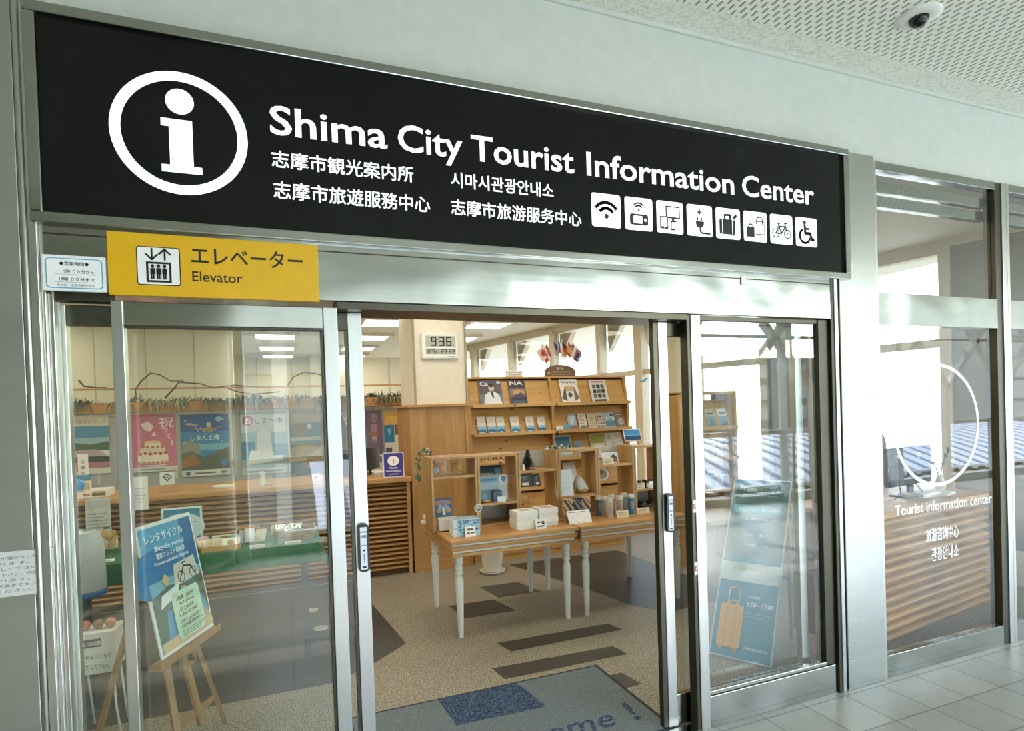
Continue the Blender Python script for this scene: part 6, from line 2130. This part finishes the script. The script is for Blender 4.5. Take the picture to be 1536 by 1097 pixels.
# ================================================================== behind the right hand glass
# luggage board
rz = -1.047
t = thing('luggage_board', 'tall blue luggage service board with a yellow suitcase leaning just inside the glass', 'board', (2.545, 0.50, 0.0), rz)
bw, bh = 0.36, 1.19
Ml = Matrix.Translation((0, 0, 0.03)) @ Matrix.Rotation(-0.53, 4, 'X')
m = MB(Ml)
m.box(-bw / 2 - 0.01, 0.0, -0.01, bw / 2 + 0.01, 0.012, bh + 0.01, mat('#c4ced0', 0.35))
m.build('frame', t, 0.002, True)
m = MB()
TEAL = '#2f86a8'
art(m, bw, bh, [('r', 0, 0, 1, 1, TEAL), ('r', .0, .55, 1, 1, '#3a6f7c'), ('r', 0, .40, 1, .505, '#bcd2da'), ('r', 0, .505, 1, .52, TEAL), ('t', '手荷物配送サービス', .5, .925, .036, '#cfe0e2', 'c', .66), ('t', 'BAGGAGE DELIVERY SERVICE', .5, .9, .014, '#cfe0e2', 'c', .62),  # darker upper half: reflection on the glass put into the print colour
                ('r', .04, .80, .9, .845, '#3fb4dc'), ('t', '¥1,000〜¥1,500', .5, .812, .026, '#e4f2f4', 'c', .7), ('t', 'TRAVEL BAGGAGE FREE!', .5, .755, .022, '#d4e2e2', 'c', .78), ('t', 'てぶらで観光', .5, .66, .022, '#d4e2e2', 'c', .46), ('t', 'お気軽にどうぞ', .55, .6, .016, '#d4e2e2', 'c', .4), ('t', '手荷物', .2, .46, .024, '#d8b65a', 'l', .24), ('t', 'お預かり', .5, .46, .022, '#d8c47a', 'l', .3),
                ('p', [(u * .40 + .08, v * .225 + .045) for u, v in rrect(0, 0, 1, 1, .09)], '#e0a83a'), ('l', [(.20, .27), (.20, .36), (.38, .36), (.38, .27)], .022, '#e6d0a0'), ('l', [(.22, .27), (.24, .288), (.34, .288), (.36, .27)], .03, '#e0a83a'), ('r', .19, .055, .2, .26, '#b8842a'), ('r', .34, .055, .35, .26, '#b8842a'), ('r', .12, .025, .18, .045, '#b8842a'), ('r', .38, .025, .44, .045, '#b8842a'),
                ('t', '受付時間', .52, .315, .018, '#cfe2ea', 'l', .2), ('t', '9:00 - 17:00', .52, .272, .032, '#e8f2f4', 'l', .44, .02), ('r', .52, .235, .95, .238, '#9cc4d4'), ('r', .52, .215, .86, .218, '#9cc4d4'), ('t', '志摩市観光案内所', .55, .05, .016, '#cfe2ea', 'l', .4)], -0.0006, 0.35, 0, Ml, 0.0004)
m.build('print', t, 0, True)
m = MB()
M_ = Matrix.Translation((0, 0.60, 0.0)) @ Matrix.Rotation(0.05, 4, 'X')
for x in (-0.16, 0.16):
    m.box(x - 0.01, -0.005, 0, x + 0.01, 0.005, 1.0, mat('#9aa4a6', 0.4), M_)
m.box(-0.16, -0.005, 0.4, 0.16, 0.005, 0.42, mat('#9aa4a6', 0.4), M_)
m.build('rear_leg', t, 0, True)

# side brochure rack seen through that glass
t = thing('side_brochure_rack', 'pine brochure rack by the side windows seen through the right sash', 'rack', (3.95, 2.45, 0))
m = MB()
for x in (3.62, 4.30):
    m.box(x, 2.40, 0, x + 0.03, 2.75, 1.72, PINE_Z)
m.box(3.62, 2.40, 1.70, 4.33, 2.75, 1.73, PINE)
m.build('carcass', t, 0.002)
SZ = [1.36, 1.05, 0.74, 0.40]
for z in SZ:
    m = MB()
    M_ = Matrix.Translation((0, 2.43, z)) @ Matrix.Rotation(-0.34, 4, 'X')
    m.box(3.65, 0, 0, 4.30, 0.012, 0.30, PINE, M_)
    m.box(3.65, 2.36, z - 0.02, 4.30, 2.46, z, PINE)
    m.box(3.65, 2.35, z - 0.02, 4.30, 2.36, z + 0.02, PINE)
    m.build('sloping_shelf', t)
CL = ['#5f7f92', '#b98a5a', '#8fb0c4', '#7f94a2']
k = 0
ORDN = ['first', 'second', 'third', 'fourth']
for r, z in enumerate(SZ[:3]):
    for j in range(4):
        card('leaflet', '%s leaflet along the %s shelf of the side rack behind the glass' % (ORDN[j], ['top', 'second', 'third'][r]), 'leaflet', (3.74 + j * 0.155, 2.425, z + 0.001), 0.11, 0.2, [('r', 0, 0, 1, 1, ['#d8d4c4', '#c9d4d8', '#cfc4ac', '#e0dcd0'][(j + r) % 4]), ('r', .05, .05, .95, .6, CL[(j + 2 * r) % 4]), ('p', [(.1, .1), (.5, .5), (.9, .1)], CL[(j + 2 * r + 1) % 4]), ('r', .15, .72, .85, .8, '#5a5f60')], 0.004, 0.34, 0, None, 'leaflets in the side rack')

# reception desk with slatted front behind the tall window
a_, b_ = Vector((3.38, 0.235, 0)), Vector((4.92, 0.46, 0))
rz = math.atan2(b_.y - a_.y, b_.x - a_.x)
t = thing('reception_desk', 'wooden reception desk with a slatted front behind the lettered window', 'desk', tuple(a_), rz)
Ld = (b_ - a_).length
m = MB()
m.box(0.0, 0.03, 0.0, Ld, 0.55, 0.84, mat('#7b5c36', 0.7))
m.build('carcass', t, 0, True)
m = MB()
for i in range(13):
    z = 0.06 + i * 0.062
    pts = [(0.03 - 0.03 * math.sin(a), z - 0.022 * math.cos(a)) for a in [PI * k / 8 for k in range(9)]]
    m.prism(pts, 0.0, Ld, SLATW, 'yz')
m.build('slats', t, 0, True)
m = MB()
m.box(-0.02, -0.02, 0.84, Ld + 0.02, 0.62, 0.87, OAK_X)
m.build('worktop', t, 0.003, True)
DT = 0.87
p = P(1356, 745, 0.75)
t = thing('office_monitor', 'dark monitor seen from behind on the reception desk', 'monitor', (p.x - 0.12, 0.62, DT), 0.12)
m = MB()
m.box(-0.30, -0.02, 0.09, 0.26, 0.02, 0.37, mat('#3a464a', 0.4))
m.box(-0.30, -0.035, 0.14, -0.1, -0.02, 0.24, mat('#333e42', 0.4))
m.build('screen', t, 0.006, True)
m = MB()
m.box(-0.03, -0.012, 0.0, 0.03, 0.012, 0.16, mat('#23282a', 0.4))
m.box(-0.12, -0.07, 0.0, 0.12, 0.09, 0.012, mat('#23282a', 0.4))
m.build('stand', t, 0.003, True)
m = MB()
p_ = ell(0.085, 0.30, 0.022, 0.022, 24)
q_ = ell(0.085, 0.30, 0.017, 0.017, 24)
m.add([(u, -0.0205, v) for u, v in p_ + q_], [(i, (i + 1) % 24, 24 + (i + 1) % 24, 24 + i) for i in range(24)], mat('#c9d2d4', 0.3))
m.box(0.073, -0.0208, 0.2985, 0.097, -0.02, 0.3015, mat('#c9d2d4', 0.3))
m.box(-0.24, -0.0365, 0.30, -0.18, -0.0199, 0.32, mat('#d4d9d8', 0.5))
m.build('emblem', t, 0, True)
m = MB()
m.tube([(-0.2, -0.03, 0.14), (-0.22, -0.05, 0.05), (-0.28, -0.04, 0.008), (-0.34, -0.02, 0.006)], 0.004, BLACK, 6)
m.tube([(0.02, -0.01, 0.12), (0.10, -0.03, 0.03), (0.16, -0.02, 0.006)], 0.004, BLACK, 6)
m.build('cable', t, 0, True)
for k, (px, y, h, lab) in enumerate(((1378, 0.60, 0.03, 'white paper stack beside the dark monitor'), (1405, 0.58, 0.018, 'thin white paper stack in the middle of the reception desk'))):
    m = MB()
    m.box(-0.11, -0.08, 0, 0.11, 0.08, h, PAPER)
    m.box(-0.105, -0.081, h * .3, 0.105, -0.079, h * .4, mat('#c9c4b6', 0.6))
    solo(m, 'paper_stack', lab, 'papers', tuple(onz(px, y, DT)), 0.1 + 0.2 * k)
t = thing('potted_twig', 'thin leafy twig in a pale vase on the reception desk', 'plant', tuple(onz(1408, 0.68, DT)))
m = MB()
m.lathe([(0.03, 0), (0.04, 0.04), (0.022, 0.10), (0.026, 0.12), (0.02, 0.12), (0.016, 0.10)], mat('#e2e0d8', 0.4), 20)
m.build('vase', t, 0, True)
m = MB()
m.tube([(0, 0, 0.08), (0.03, 0, 0.20), (0.12, 0.01, 0.30)], 0.004, TW, 6)
m.tube([(0, 0, 0.08), (-0.05, 0, 0.2), (-0.14, 0.01, 0.24)], 0.004, TW, 6)
for c_ in ((0.12, 0.01, 0.3), (0.07, 0, 0.25), (-0.14, 0, 0.24), (-0.08, 0, 0.21), (0.03, 0, 0.2)):
    foliage(m, c_, 0.08, 7, 1.2, [mat('#6d7a52', 0.6), mat('#556444', 0.6)], 0.012, 0.4, rnd)
m.build('stems', t, 0, True)
# chair behind the desk
p = P(1325, 665, 1.25)
t = thing('office_chair', 'office chair with a dark red back behind the reception desk', 'chair', (p.x - 0.05, 1.25, 0), 0.3)
m = MB()
m.prism([(-0.2, 0.8), (0.2, 0.8), (0.17, 1.22), (0.10, 1.3), (-0.10, 1.3), (-0.17, 1.22)], 0, 0.06, mat('#7a3f4c', 0.7))
m.build('backrest', t, 0.015, True)
m = MB()
m.box(-0.23, 0.0, 0.45, 0.23, 0.46, 0.53, mat('#4a4f52', 0.7))
m.build('seat', t, 0.02, True)
m = MB()
m.tube([(0, 0.2, 0.08), (0, 0.2, 0.45)], 0.03, BLACK, 10)
m.box(-0.02, -0.01, 0.5, 0.02, 0.005, 0.85, BLACK)
for k in range(5):
    a = 2 * PI * k / 5
    m.tube([(0, 0.2, 0.09), (0.28 * math.cos(a), 0.2 + 0.28 * math.sin(a), 0.055)], 0.018, BLACK, 8)
    m.lathe([(0.001, 0), (0.025, 0.01), (0.025, 0.04), (0.001, 0.05)], BLACK, 10, (0.28 * math.cos(a), 0.2 + 0.28 * math.sin(a), 0.0))
m.build('base', t, 0, True)
